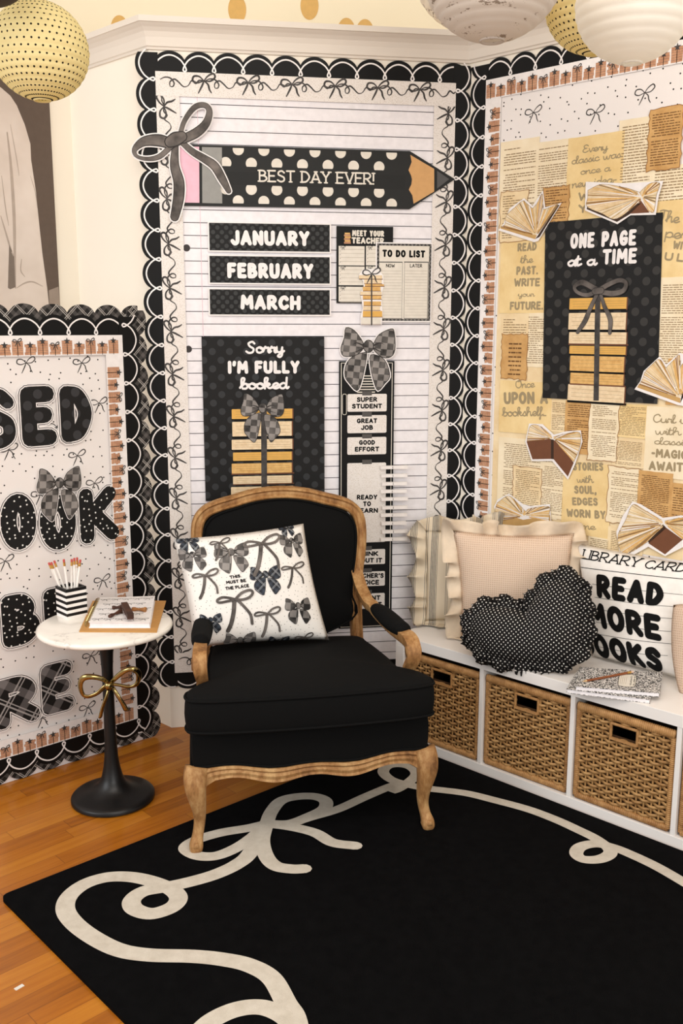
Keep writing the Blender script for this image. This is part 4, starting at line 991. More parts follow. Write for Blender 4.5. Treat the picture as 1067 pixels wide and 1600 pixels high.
c.poly([zz(300, 1415), zz(360, 1392), (ur_, vb_), (zz(305, 1550)[0], vb_)], flat('photo_floor_print', (150, 136, 124), .7), .0006)
tag(c.build('photo_print', FA, .006), 'large photo print of a person in a loose pale sweater behind the standing board', 'picture')

# ---------------------------------------------------------------- paper lanterns
def paper(name, rgb, kind=None):
    m, nt, b = base_mat(name, .85, spec=.1); g = G(nt)
    uvx, uvy, _ = g.xyz(g.obj('UV'))
    base = g.mix(g.noise(g.obj(), 9, 3), lin(rgb), lin(tuple(max(0, c_ - 14) for c_ in rgb)))
    if kind == 'dots':
        X = g.math('MULTIPLY', uvx, 44); Y = g.math('MULTIPLY', uvy, 23)
        row = g.math('FLOOR', Y); X = g.math('ADD', X, g.math('MULTIPLY', g.math('MODULO', row, 2.0), .5))
        fx = g.math('SUBTRACT', g.math('FRACT', X), .5); fy = g.math('SUBTRACT', g.math('FRACT', Y), .5)
        lat = g.math('SINE', g.math('MULTIPLY', uvy, PI))
        fx = g.math('MULTIPLY', g.math('MULTIPLY', fx, lat), 1.08)
        d = g.math('SQRT', g.math('ADD', g.math('MULTIPLY', fx, fx), g.math('MULTIPLY', fy, fy)))
        base = g.mix(g.math('LESS_THAN', d, .16), base, lin((34, 28, 24)))
    if kind == 'speck':
        f = g.noise(g.mapping(g.obj(), (1, 1, 5)), 22, 4, .75)
        base = g.mix(g.math('GREATER_THAN', f, .615), base, lin((150, 136, 122)))
    g.link(base, b.inputs['Base Color'])
    t = g.n('ShaderNodeBsdfTranslucent'); g.put(t.inputs[0], base); mx = g.n('ShaderNodeMixShader'); mx.inputs[0].default_value = .42
    out = nt.nodes['Material Output']; g.link(b.outputs[0], mx.inputs[1]); g.link(t.outputs[0], mx.inputs[2]); g.link(mx.outputs[0], out.inputs[0])
    return m
def lantern(px, py, rpx, dist, mat, lab, ribs=17, ringm=None):
    d = r2 * ((px - 533.5) / F) + d2 * ((py - 800) / F) + fwd; p = CAM + d * (dist / d.y); r = rpx / F * (dist / d.y) * (d.length ** .0)
    root = empty('paper_lantern', tuple(p)); nv = ribs * 6; nu = 56; me_v = []; fs = []; uv = []
    t0, t1 = .16, PI - .16
    for i in range(nv + 1):
        th = t0 + (t1 - t0) * i / nv; rr = r * (1 + .020 * abs(math.sin(PI * i * ribs / nv)) - .01); z = r * math.cos(th) * .97
        for k in range(nu + 1):
            a = 2 * PI * k / nu; me_v.append((rr * math.sin(th) * math.cos(a), rr * math.sin(th) * math.sin(a), z)); uv.append((k / nu, th / PI))
    for i in range(nv):
        for k in range(nu): a = i * (nu + 1) + k; fs.append((a, a + nu + 1, a + nu + 2, a + 1))
    o = mesh_obj('shade', me_v, fs, mat, parent=root, smooth=True)
    l = o.data.uv_layers.new(name='UVMap')
    for lp in o.data.loops: l.data[lp.index].uv = uv[lp.vertex_index]
    rb = r * math.sin(t0)
    for s in (-1, 1):
        b = MB(); b.tube([(rb * math.cos(2 * PI * k / 32), rb * math.sin(2 * PI * k / 32), s * r * math.cos(t0) * .97) for k in range(32)], .0035, ringm or mat, 6, closed=True)
        b.build('rim', root, smooth=True)
    b = MB(); b.tube([(0, 0, r * .95), (0, 0, 3.4 - p.z)], .0012, flat('white_cord', (230, 226, 220)), 6); b.tube([(-rb, 0, r * .95), (rb, 0, r * .95)], .0015, flat('wire', (120, 120, 120), .4, .8), 6)
    b.build('cord', root)
    tag(root, lab, 'lantern')
YEL = paper('yellow_dotted_lantern_paper', (255, 242, 188), 'dots')
lantern(62, 80, 75, 2.75, YEL, 'round pale yellow paper lantern with small dark dots hanging at the upper left', 17)
lantern(-22, -66, 72, 2.5, flat('dark_lantern_paper', (70, 62, 56), .8), 'dark paper lantern barely showing in the top left corner')
lantern(772, -52, 112, 2.2, paper('grey_speckled_lantern_paper', (226, 218, 208), 'speck'), 'grey white speckled paper lantern at the top middle', 20)
lantern(722, -62, 82, 3.05, flat('charcoal_lantern_paper', (60, 54, 52), .8), 'charcoal lantern hidden behind the speckled grey one')
lantern(748, -58, 104, 2.63, paper('cream_lantern_paper', (250, 242, 226), 'speck'), 'cream speckled lantern between the charcoal and grey ones', 18)
lantern(930, 5, 77, 2.75, YEL, 'pale yellow dotted lantern partly behind the white ribbed lantern', 17)
lantern(992, 5, 91, 2.45, paper('white_lantern_paper', (255, 252, 244)), 'white ribbed paper lantern hanging at the upper right', 15)

# ---------------------------------------------------------------- rug
def rugmat(name, rgb, hi):
    m, nt, b = base_mat(name, .95, spec=.05); g = G(nt)
    f = g.noise(g.obj(), 900, 2); h = g.noise(g.obj(), 35, 3)
    g.link(g.ramp(g.math('ADD', g.math('MULTIPLY', f, .5), g.math('MULTIPLY', h, .5)), [(.35, lin(rgb)), (.65, lin(hi))]), b.inputs['Base Color'])
    g.link(g.bump(f, .6, .004), b.inputs['Normal']); return m
RA = Vector((-.925, 2.362)); e1 = Vector((math.cos(rad(41.8)), math.sin(rad(41.8)))); BD = Vector((math.cos(A_R), math.sin(A_R)))
BF = Vector((.472, 3.1201)) - Vector((math.sin(-A_R), math.cos(-A_R))) * .012
# corner where the far edge meets the line in front of the bench
det = e1.x * (-BD.y) + BD.x * e1.y; dd = BF - RA
t1 = (dd.x * (-BD.y) + BD.x * dd.y) / det; RBc = RA + e1 * t1
RC_ = RBc + BD * 2.1; RD = RA + Vector((math.cos(rad(-47)), math.sin(rad(-47)))) * 2.1
pts = []
for P0, P1, P2 in ((RD, RA, RBc), (RA, RBc, RC_), (RBc, RC_, RD), (RC_, RD, RA)):
    a = (P0 - P1).normalized() * .025; b_ = (P2 - P1).normalized() * .025
    for k in range(6): t = k / 5; pts.append(tuple(P1 + a * (1 - t) ** 2 + b_ * t ** 2))
if sum(pts[i - 1][0] * pts[i][1] - pts[i][0] * pts[i - 1][1] for i in range(len(pts))) < 0: pts = pts[::-1]
RZ = .011
c = Card(); RK = rugmat('black_rug_pile', (7, 7, 8), (15, 15, 16)); RW_ = rugmat('ivory_rug_pile', (206, 196, 180), (228, 220, 206))
c.slab(pts, RK, 0.0, RZ)
def rp(x, y): p = hpx(x, y, RZ); return (p.x, p.y)
za = lambda x, y: rp(x / 2.134, 1180 + y / 2.134); zb = lambda x, y: rp(240 + x / 2.223, 1000 + y / 2.223); zc = lambda x, y: rp(560 + x / 2.1045, 1170 + y / 2.1045)
W5 = .050
knot = zb(392, 640)
main = [rp(470, 1640), za(985, 880), za(955, 830), za(905, 745), za(830, 702), za(740, 682), za(640, 672), za(500, 668), za(400, 652), za(315, 612), za(248, 562), za(218, 515), za(232, 470), za(285, 430), za(360, 408), za(440, 408), za(515, 425), za(575, 452), za(595, 480), za(570, 510), za(505, 530), za(450, 515), za(440, 485), za(480, 455), za(560, 440), za(640, 422), za(720, 398), za(790, 365), za(835, 325), knot]
loopb = [rp(300, 1625), rp(330, 1596), rp(370, 1578), rp(410, 1575), rp(445, 1590), rp(462, 1615), rp(460, 1640)]
left = [knot, zb(330, 655), zb(230, 672), zb(145, 698), zb(112, 725), zb(150, 750), zb(215, 752), zb(285, 725), zb(345, 685), knot]
right = [knot, zb(408, 600), zb(440, 562), zb(490, 547), zb(555, 545), zb(596, 560), zb(592, 588), zb(540, 615), zb(470, 640), knot]
tailr = [knot, zb(480, 652), zb(560, 672), zb(622, 706), zb(700, 717)]
taild = [knot, zb(378, 700), zb(392, 755), zb(425, 788), zb(480, 798), zb(522, 797)]
out = [zb(480, 640), zb(540, 620), zb(640, 590), zb(740, 545), zb(840, 505), zc(120, 138), zc(165, 112), zc(190, 85), zc(170, 62), zc(130, 54), zc(95, 60), zc(82, 80), zc(110, 105), zc(170, 122), zc(230, 133), zc(350, 148), zc(450, 172), zc(560, 202), zc(650, 236), zc(720, 268), zc(780, 298), zc(822, 330), zc(825, 350), zc(790, 366), zc(740, 366), zc(716, 348), zc(730, 325), zc(780, 315), zc(840, 328), zc(900, 352), zc(980, 390), zc(1067, 440), zc(1200, 520)]
for i, (q, w_) in enumerate(((main, W5), (loopb, W5), (left, .045), (right, .045), (tailr, .044), (taild, .046), (out, .040))):
    c.stroke(bez(q, 8), w_, RW_, RZ + .0015 + i * .0002)
o = c.b.build('rug'); tag(o, 'black area rug with an ivory looping bow line in front of the bench', 'rug')
# scrap of tape on the floor
p = hpx(30, 1543, 0); b = MB(); b.box((p.x, p.y, .0008), (.022, .010, .0012), flat('pale_scrap', (222, 216, 206), .6), Matrix.Rotation(rad(50), 3, 'Z')); tag(b.build('paper_scrap'), 'tiny pale scrap on the wooden floor at the lower left', 'scrap')

# ---------------------------------------------------------------- bench with four cubbies
KW = flat('white_laminate', (240, 236, 232), .4, spec=.4, noise=(3, .01))
bench = empty('cubby_bench', (.472, 3.1201, 0), A_R)     # local x along the front, y to the wall
# the wall frame's U runs with x, its inward side is +y here
S0 = -.374; S1 = S0 + 1.466; DP = .385
def bpart(name, c_, d_, parent=bench, m_=KW): b = MB(); b.box(c_, d_, m_, bev=.0012); return b.build(name, parent)
bpart('top_board', ((S0 + S1) / 2, DP / 2, .401), (S1 - S0, DP, .038)); bpart('bottom_board', ((S0 + S1) / 2, DP / 2, .019), (S1 - S0, DP, .038))
for x in (S0 + .019, S1 - .019): bpart('side_panel', (x, DP / 2, .21), (.038, DP, .344))
for k in range(3): bpart('divider', (.008 + k * .351, DP / 2, .21), (.016, DP - .004, .344))
tag(bench, 'long low white cubby bench holding wicker baskets', 'bench')
# wicker baskets
def cane(name, a, b_, sc=30):
    m, nt, b = base_mat(name, .55, spec=.35); g = G(nt)
    f = g.noise(g.obj(), sc, 3, .6); oi = g.n('ShaderNodeObjectInfo').outputs['Random']
    g.link(g.ramp(g.math('ADD', g.math('MULTIPLY', f, .8), g.math('MULTIPLY', oi, .2)), [(.3, lin(a)), (.75, lin(b_))]), b.inputs['Base Color']); return m
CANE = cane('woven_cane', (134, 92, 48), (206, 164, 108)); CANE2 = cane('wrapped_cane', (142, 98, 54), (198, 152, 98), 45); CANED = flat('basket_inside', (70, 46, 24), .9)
BWD, BHT, BDP = .322, .322, .345
def make_basket():
    root = empty('wicker_basket')
    b = MB(); t = .006
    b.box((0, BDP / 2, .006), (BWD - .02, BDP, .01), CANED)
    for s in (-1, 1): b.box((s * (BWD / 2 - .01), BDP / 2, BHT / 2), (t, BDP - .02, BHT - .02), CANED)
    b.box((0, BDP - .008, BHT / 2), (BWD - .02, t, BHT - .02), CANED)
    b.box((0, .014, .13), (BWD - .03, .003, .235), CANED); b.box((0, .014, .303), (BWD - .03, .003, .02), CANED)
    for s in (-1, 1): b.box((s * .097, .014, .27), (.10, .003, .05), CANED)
    b.build('body', root)
    b = MB(); rows = 24; nst = 13; x0 = -BWD / 2 + .012; x1 = -x0
    hx = .044; hz0, hz1 = .243, .286
    for r in range(rows):
        z = .024 + r * (BHT - .048) / (rows - 1)
        segs = [(x0, x1)] if not (hz0 - .004 < z < hz1 + .004) else [(x0, -hx), (hx, x1)]
        for (a, e) in segs:
            n = max(4, int((e - a) / .0045)); P_ = []
            for k in range(n + 1):
                x = a + (e - a) * k / n; ph = (x - x0) / (x1 - x0) * (nst - 1) * PI
                P_.append((x, .006 + .0055 * math.sin(ph + PI * (r % 2) + PI / 2), z + .0012 * math.sin(ph * .5 + r * 1.7)))
            b.tube(P_, (.0048, .0024) if False else [(.0026, .0052)] * (n + 1), CANE, 6)
    b.build('woven_front', root, smooth=True)
    b = MB()
    for k in range(nst):
        x = x0 + (x1 - x0) * k / (nst - 1)
        if abs(x) < hx: b.tube([(x, .006, .01), (x, .006, hz0)], .003, CANE, 6)
        else: b.tube([(x, .006, .01), (x, .006, BHT - .012)], .003, CANE, 6)
    o = b.build('stake', root); o['kind'] = 'stuff'
    def wrap(P0, P1, ra, rb, nm):
        P0 = Vector(P0); P1 = Vector(P1); n = int((P1 - P0).length / .0016); b = MB(); pts = []; rs = []
        for k in range(n + 1): pts.append(P0.lerp(P1, k / n)); q = 1 + .24 * abs(math.sin(k * PI / 4)); rs.append((ra * q, rb * q))
        b.tube(pts, rs, CANE2, 10, up=(0, 1, 0)); b.build(nm, root, smooth=True)
    wrap((-BWD / 2, .004, BHT - .010), (BWD / 2, .004, BHT - .010), .0125, .009, 'rim')
    wrap((-BWD / 2 + .004, .004, .011), (BWD / 2 - .004, .004, .011), .009, .008, 'base_rim')
    for s in (-1, 1): wrap((s * (BWD / 2 - .005), .005, .01), (s * (BWD / 2 - .005), .005, BHT - .02), .008, .007, 'corner_post')
    b = MB(); P_ = [(-hx, .003, hz0), (hx, .003, hz0)]
    for k in range(28): b.tube([(-hx + 2 * hx * k / 27, -.004, hz0 - .005), (-hx + 2 * hx * k / 27, -.003, hz0 + .003)], .0022, CANE2, 5)
    for P0, P1 in (((-hx, .001, hz0 - .002), (hx, .001, hz0 - .002)), ((-hx, .001, hz1 + .003), (hx, .001, hz1 + .003)), ((-hx, .001, hz0 - .004), (-hx, .001, hz1 + .006)), ((hx, .001, hz0 - .004), (hx, .001, hz1 + .006))): b.tube([P0, P1], .0048, CANE2, 8)
    b.build('handle_hole', root)
    return root
def dup(root):
    r = root.copy(); COL.objects.link(r)
    for ch in list(root.children):
        c_ = ch.copy(); COL.objects.link(c_); c_.parent = r
        for g_ in ch.children: d_ = g_.copy(); COL.objects.link(d_); d_.parent = c_
    return r
bp = lambda x, y, z: bench.location + Vector((x * math.cos(A_R) - y * math.sin(A_R), x * math.sin(A_R) + y * math.cos(A_R), z))
bk0 = make_basket()
for k, lab in enumerate(('wicker basket in the first cubby, partly behind the armchair', 'wicker basket in the second cubby, below the heart pillow', 'wicker basket in the third cubby, below the composition books', 'wicker basket in the last cubby, cut by the right edge')):
    o = bk0 if k == 0 else dup(bk0); o.location = bp(-.168 + k * .351, .010 + .004 * (k % 2), .0385); o.rotation_euler = (0, 0, A_R + (0, .006, -.004, .003)[k]); tag(o, lab, 'basket', 'wicker baskets in the bench')

# ---------------------------------------------------------------- side table
tx, ty = hpx(177, 1247).x, hpx(177, 1247).y
tab = empty('side_table', (tx, ty, 0)); IRON = flat('matt_black_metal', (16, 16, 17), .38, .2, .5, noise=(20, .1))
TT = .600
b = MB(); b.lathe([(.001, 0), (.128, 0), (.135, .004), (.135, .013), (.131, .018), (.118, .023), (.09, .029), (.064, .040), (.046, .056), (.034, .080), (.0265, .115), (.022, .15), (.0195, .20), (.0185, .28), (.0175, .40), (.018, .45), (.021, .50), (.028, .545), (.044, .578), (.048, .583)], IRON, 48); b.build('pedestal', tab, smooth=True); 
def marble():
    m, nt, b = base_mat('white_marble', .18, spec=.5); g = G(nt); v = g.obj()
    d = g.noise(v, 3, 6, .6, 'Color'); v2_ = g.n('ShaderNodeVectorMath', operation='ADD'); g.put(v2_.inputs[0], v); sc = g.n('ShaderNodeVectorMath', operation='SCALE'); g.put(sc.inputs[0], d); sc.inputs['Scale'].default_value = .6; g.put(v2_.inputs[1], sc.outputs[0])
    f = g.noise(v2_.outputs[0], 4, 3, .5); e = g.math('ABSOLUTE', g.math('SUBTRACT', f, .5))
    g.link(g.ramp(e, [(0.0, lin((214, 208, 198))), (.014, lin((238, 232, 222))), (.12, lin((246, 241, 231)))]), b.inputs['Base Color']); return m
b = MB(); b.lathe([(.001, .583), (.180, .578), (.200, .579), (.209, .583), (.2125, .590), (.210, .597), (.204, .600), (.001, .6)], marble(), 64); b.build('marble_top', tab, smooth=True); autosmooth(tab.children[-1], 50)
for ch in tab.children: autosmooth(ch, 50)
tag(tab, 'round white marble side table on a black tulip pedestal', 'side table')
# gold bow hung on the pedestal
GOLD = flat('polished_gold', (166, 148, 98), .16, 1.0, .5, noise=(4, .1))
kz = .345; fy = ty - .045
def gp(x, y, dy=0.0):    # pixel on the upright plane just in front of the stem
    d = r2 * ((x - 533.5) / F) + d2 * ((y - 800) / F) + fwd; t = (fy + dy) / d.y; return CAM + d * t
zg = lambda x, y: (120 + x / 5.927, 1020 + y / 5.927)
gb = empty('gold_bow', tuple(gp(*zg(305, 285))))
def gpart(nm, P_, R1, R2, dys):
    b = MB(); sm = bez([(*(gp(*zg(*p), dy) - gb.location), a_, e_) for p, dy, a_, e_ in zip(P_, dys, R1, R2)], 8)
    b.tube([q[:3] for q in sm], [(q[3], q[4]) for q in sm], GOLD, 12); b.build(nm, gb, smooth=True)
gpart('loop', [(285, 275), (230, 240), (140, 222), (60, 235), (32, 300), (55, 385), (110, 405), (190, 375), (250, 320), (290, 290)], [.005] * 10, [.006, .008, .009, .010, .010, .010, .009, .008, .008, .006], [0, -.01, -.02, -.02, -.01, 0, .0, 0, 0, 0])
gpart('loop', [(320, 275), (380, 215), (450, 165), (520, 150), (568, 185), (572, 250), (540, 300), (480, 315), (400, 300), (330, 290)], [.005] * 10, [.006, .008, .008, .009, .010, .010, .009, .008, .007, .006], [0, -.01, -.02, -.02, -.01, 0, .0, 0, 0, 0])
gpart('tail', [(298, 310), (275, 400), (240, 500), (218, 590)], [.004, .005, .005, .006], [.008, .009, .010, .012], [0, -.01, -.008, 0])
gpart('tail', [(335, 320), (375, 390), (420, 460), (458, 530)], [.004, .005, .005, .006], [.007, .008, .009, .011], [0, -.01, -.008, 0])
b = MB(); b.tube([(-.001, -.014, -.012), (0, -.018, 0), (.001, -.014, .012)], [(.010, .009), (.013, .012), (.010, .009)], GOLD, 14); b.tube([(0, -.01, 0), (0, .05, 0)], .004, GOLD, 8); b.build('knot', gb, smooth=True)
tag(gb, 'shiny gold metal bow tied to the stem of the side table', 'bow')
# pencil cup
b = MB(); cupl = hpx(102, 965, TT); cup = empty('pencil_cup', (hpx(107, 968, TT).x, hpx(107, 968, TT).y + .045, TT), rad(43))
SZ = .072; HC = .100
WC = flat('white_lacquer', (244, 240, 236), .35); BC = flat('black_lacquer', (16, 15, 15), .35)
nb = 10; b = MB()
for k in range(nb):
    z0 = HC * k / nb; z1 = HC * (k + 1) / nb; mt = WC if k % 2 == 0 else BC
    for (cx_, cy_, sx, sy) in ((0, -SZ / 2 + .003, SZ, .006), (0, SZ / 2 - .003, SZ, .006), (-SZ / 2 + .003, 0, .006, SZ - .012), (SZ / 2 - .003, 0, .006, SZ - .012)): b.box((cx_, cy_, (z0 + z1) / 2), (sx, sy, z1 - z0), mt)
b.box((0, 0, .003), (SZ - .012, SZ - .012, .006), BC); b.build('cup_body', cup)
for k in range(1): tag(cup, 'square pencil cup with black and white stripes on the marble table', 'pencil cup')
PW_ = flat('white_pencil_paint', (246, 242, 236), .35); FE = flat('gold_ferrule', (220, 176, 96), .3, .9); ER = flat('pink_red_eraser', (196, 88, 84), .8)
cpx = cup.location
tips = ((76, 879), (80, 878.5), (84.5, 876), (99.5, 874), (112, 873.5), (116, 872), (120.5, 871), (125.5, 874.5), (121, 877))
pl = ('leftmost', 'second from the left', 'third from the left', 'upright middle', 'fifth from the left', 'sixth from the left', 'tallest right', 'rightmost', 'front right')
for i, (x, y) in enumerate(tips):
    r = random.Random(i); fx = (x - 101) / 26 * .02
    bx, by = cpx.x + fx * .5 + r.uniform(-.008, .008), cpx.y + r.uniform(-.012, .012); 
    d = r2 * ((x - 533.5) / F) + d2 * ((y - 800) / F) + fwd; ty_ = cpx.y + (-.012 if i % 2 else .012) ; tp = CAM + d * (ty_ / d.y)
    base = Vector((bx, by, TT + .008)); dr = (tp - base); L = dr.length; q = dr.to_track_quat('Z', 'Y')
    root = empty('pencil', tuple(base)); root.rotation_mode = 'QUATERNION'; root.rotation_quaternion = q
    b = MB(); b.tube([(0, 0, .012), (0, 0, L - .022)], .0036, PW_, 6); b.build('barrel', root)
    b = MB(); b.tube([(0, 0, 0), (0, 0, .012)], [.0006, .0036], flat('bare_wood', (214, 178, 130), .7), 6); b.build('point', root)
    b = MB(); b.tube([(0, 0, L - .022), (0, 0, L - .017), (0, 0, L - .015), (0, 0, L - .009)], [.0038, .0040, .0036, .0039], FE, 12); b.build('ferrule', root)
    b = MB(); b.tube([(0, 0, L - .009), (0, 0, L - .001), (0, 0, L)], [.0036, .0036, .003], ER, 12); b.build('eraser', root)
    tag(root, 'white pencil with a red eraser in the striped cup, the ' + pl[i] + ' one', 'pencil', 'pencils in the striped cup')
# kraft clipboard, spiral notebook, wooden stamps
def flatquad(px4, z0, z1): return [(p.x, p.y) for p in (hpx(x, y, z0) for x, y in px4)]
KR = flat('kraft_board', (196, 146, 84), .7)
zt = lambda x, y: (50 + x / 4.639, 860 + y / 4.639)
c = Card(); c.slab(flatquad([zt(342, 594), zt(440, 372), zt(972, 372), zt(905, 598)], TT, 0), KR, TT + .0005, TT + .004); tag(c.b.build('kraft_folder'), 'tan kraft folder under the notebook on the marble table', 'folder')
nz = TT + .0042
q4 = flatquad([zt(412, 564), zt(492, 385), zt(893, 372), zt(858, 564)], nz, 0)
nbk = empty('notebook', (sum(p[0] for p in q4) / 4, sum(p[1] for p in q4) / 4, nz))
q4 = [(p[0] - nbk.location.x, p[1] - nbk.location.y) for p in q4]
def quadslab(nm, q, z0, z1, m_, par, ins=0.0):
    cx_ = sum(p[0] for p in q) / 4; cy_ = sum(p[1] for p in q) / 4; q = [(cx_ + (p[0] - cx_) * (1 - ins), cy_ + (p[1] - cy_) * (1 - ins)) for p in q]
    c = Card(); c.slab(q, m_, z0, z1); return c.b.build(nm, par)
PGM = flat('page_block', (238, 234, 236), .8)
quadslab('back_cover', q4, 0, .002, WC, nbk); quadslab('page_block', q4, .002, .0185, PGM, nbk, .03)
c = Card(); c.slab(q4, WHITE, .0187, .0207)
A4 = [Vector(p) for p in q4]; bil = lambda s, t: (A4[0].lerp(A4[3], s)).lerp(A4[1].lerp(A4[2], s), t)
for i in range(5):
    for j in range(5):
        s_, t_ = .12 + i * .19 + (j % 2) * .08, .1 + j * .2
        if s_ < .95: 
            p_ = bil(s_, t_); line_bow(c, lambda a, e: (a, e), p_.x, p_.y, .45, .0014, INK, .0209)
c.b.build('cover', nbk)
b = MB()
for k in range(24):
    p_ = bil(-.015, .04 + .92 * k / 23); b.tube([(p_.x + .011 * math.cos(a) , p_.y, 0.0105 + .012 * math.sin(a)) for a in [2 * PI * j / 14 for j in range(14)]], .0011, GOLD, 5, closed=True)
b.build('spiral_binding', nbk); nbk.children[-1]['kind'] = 'stuff'
tag(nbk, 'gold spiral notebook with small bows on its white cover, on the kraft folder', 'notebook')
WD1 = cane('dark_stamp_wood', (52, 30, 22), (96, 60, 44)); WD2 = cane('warm_stamp_wood', (120, 76, 40), (170, 116, 66))
def stamp(p0, p1, r, m_, lab, cyl, hz=.0207, bar=None):
    A_ = hpx(*zt(*p0), nz + hz + r); B_ = hpx(*zt(*p1), nz + hz + r); root = empty('rubber_stamp', tuple(A_)); d = B_ - A_
    b = MB(); N_ = 9
    sm = [(d * (k / (N_ - 1))) for k in range(N_)]
    rr = [r * f_ for f_ in ((.8, 1, .95, .7, .6, .7, .9, 1, .8) if cyl else (1,) * 9)]
    if cyl: b.tube(sm, rr, m_, 14)
    else: b.tube(sm, [(r * 1.15, r * .95)] * N_, m_, prof=[(-1, -1), (1, -1), (1, 1), (-1, 1)], up=(0, 0, 1))
    b.build('handle', root, smooth=cyl)
    b = MB(); e = d * 1.0
    if cyl: b.tube([d * .93, d * 1.06], r * 1.25, m_, 14)
    else: b.tube([d * .02 + Vector((0, 0, -r * .99)), d * .98 + Vector((0, 0, -r * .99))], [(r * 1.05, .0015)] * 2, flat('stamp_rubber', (120, 52, 44), .6), prof=[(-1, -1), (1, -1), (1, 1), (-1, 1)], up=(0, 0, 1))
    b.build('stamp_head' if cyl else 'rubber', root); tag(root, lab, 'stamp', 'wooden stamps on the notebook')
stamp((580, 415), (650, 410), .0065, WD1, 'dark wooden stamp lying behind the crossed one', True)
stamp((560, 478), (640, 442), .0062, WD1, 'dark wooden stamp pointing to the lower left', True)
stamp((725, 425), (820, 430), .0068, WD2, 'light brown wooden stamp lying at the right of the notebook', True)
stamp((668, 392), (715, 478), .0085, WD1, 'dark rectangular stamp lying across the others', False, .0337)

# ---------------------------------------------------------------- armchair
PHI = rad(11); CO = Vector((-.083, 2.68, 0))
CX = Vector((math.cos(PHI), math.sin(PHI), 0)); CY = Vector((-math.sin(PHI), math.cos(PHI), 0))
chair = empty('armchair', tuple(CO), PHI)
LINEN = flat('black_linen', (15, 15, 15), .92, spec=.12, noise=(700, .25))
def wood():
    m, nt, b = base_mat('weathered_oak', .6, spec=.3); g = G(nt); v = g.mapping(g.obj(), (1, 1, .4))
    f = g.noise(v, 34, 6, .72); e = g.noise(g.obj(), 6, 3)
    c_ = g.ramp(g.math('ADD', g.math('MULTIPLY', f, .7), g.math('MULTIPLY', e, .3)), [(.34, lin((104, 68, 36))), (.48, lin((158, 114, 68))), (.66, lin((202, 164, 112)))])
    g.link(c_, b.inputs['Base Color']); g.link(g.bump(f, .3, .003), b.inputs['Normal']); return m
WOOD = wood()
MOULD = [(-1, -1), (1, -1), (1.0, .3), (.86, .8), (.6, .98), (.42, .78), (.3, .62), (0, .72), (-.3, .62), (-.42, .78), (-.6, .98), (-.86, .8), (-1.0, .3)]
XC = -.008
def yb(z): return .615 + (z - .4) * .13
half = [(0, .952), (.09, .944), (.165, .925), (.215, .912), (.258, .893), (.285, .858), (.292, .80), (.287, .73), (.276, .66), (.270, .59), (.270, .50), (.272, .40), (.272, .30)]
path = [(-x, z) for x, z in half[::-1]] + half[1:]
pts = bez([(XC + x, yb(z), z) for x, z in path], 5)
b = MB(); b.tube(pts, [(.021, .022)] * len(pts), WOOD, prof=[(a, e) for a, e in MOULD], up=(0, -1, 0)); o = b.build('back_frame', chair); autosmooth(o, 45)
# upholstered back panel
inner = bez([(x * .945, z - (.017 if z > .85 else .006)) for x, z in path if z > .42] + [(.0, .415)], 4, True)
cz = .67
def panel(name, y0, bulge, sgn, mt):
    b = MB(); rings = 9; vs = []; N_ = len(inner)
    for r in range(rings + 1):
        q = r / rings
        for (x, z) in inner:
            X, Z = x * q, cz + (z - cz) * q; vs.append((XC + X, yb(Z) + y0 + sgn * bulge * (1 - q ** 4), Z))
    fs = [(r * N_ + k, r * N_ + (k + 1) % N_, (r + 1) * N_ + (k + 1) % N_, (r + 1) * N_ + k) for r in range(rings) for k in range(N_)]
    b.add(vs, fs, mt); return b.build(name, chair, smooth=True)
panel('backrest', -.012, .045, -1, LINEN); panel('back_cover', .014, .004, 1, LINEN)
b = MB(); b.tube([(XC + x * .985, yb(z) - .019, cz + (z - cz) * .985) for x, z in inner], .0038, LINEN, 6, closed=True); b.build('back_piping', chair, smooth=True)
# lower seat box with serpentine lower edge
def outline(front, w0, w1, yr, n=16):
    P_ = []
    for k in range(n + 1): t = -1 + 2 * k / n; P_.append((t * w0, front - .022 * (1 - t * t)))
    P_ = [(-w0 - .004, front + .02)] + P_ + [(w0 + .004, front + .02)]
    return P_ + [(w0 - .005, front + .25), (w1 + .01, yr - .06), (w1, yr), (-w1, yr), (-w1 - .01, yr - .06), (-w0 + .005, front + .25)]
def wavez(x, y): 
    t = abs(x) / .36
    return .262 + .006 * math.cos(min(1, t) * PI * 3.0) * (1 if y < .1 else 0) - (.012 if y < .1 else 0) * (1 - t)
OL = outline(.005, .352, .272, .60); b = MB(); N_ = len(OL)
c0 = (0, .28); lv = [(0.93, None), (1.0, 0.0), (1.012, .3), (1.012, .7), (1.0, .95), (.95, 1.03), (0.0, 1.05)]
vs = []
for sc, t in lv:
    for (x, y) in OL:
        zb_ = wavez(x, y); zt_ = .385 - .05 * (y + .02); z = zb_ - .0 if t is None else zb_ + (zt_ - zb_) * t
        vs.append((c0[0] + (x - c0[0]) * sc, c0[1] + (y - c0[1]) * sc, z))
fs = [(r * N_ + k, r * N_ + (k + 1) % N_, (r + 1) * N_ + (k + 1) % N_, (r + 1) * N_ + k) for r in range(len(lv) - 1) for k in range(N_)]
fs.append(tuple(range(N_))[::-1])
b.add(vs, fs, LINEN); autosmooth(b.build('seat_base', chair), 60)
b = MB(); b.tube([(c0[0] + (x - c0[0]) * 1.012, c0[1] + (y - c0[1]) * 1.012, wavez(x, y) + .006) for x, y in OL], .0042, LINEN, 6, closed=True); b.build('base_piping', chair, smooth=True)
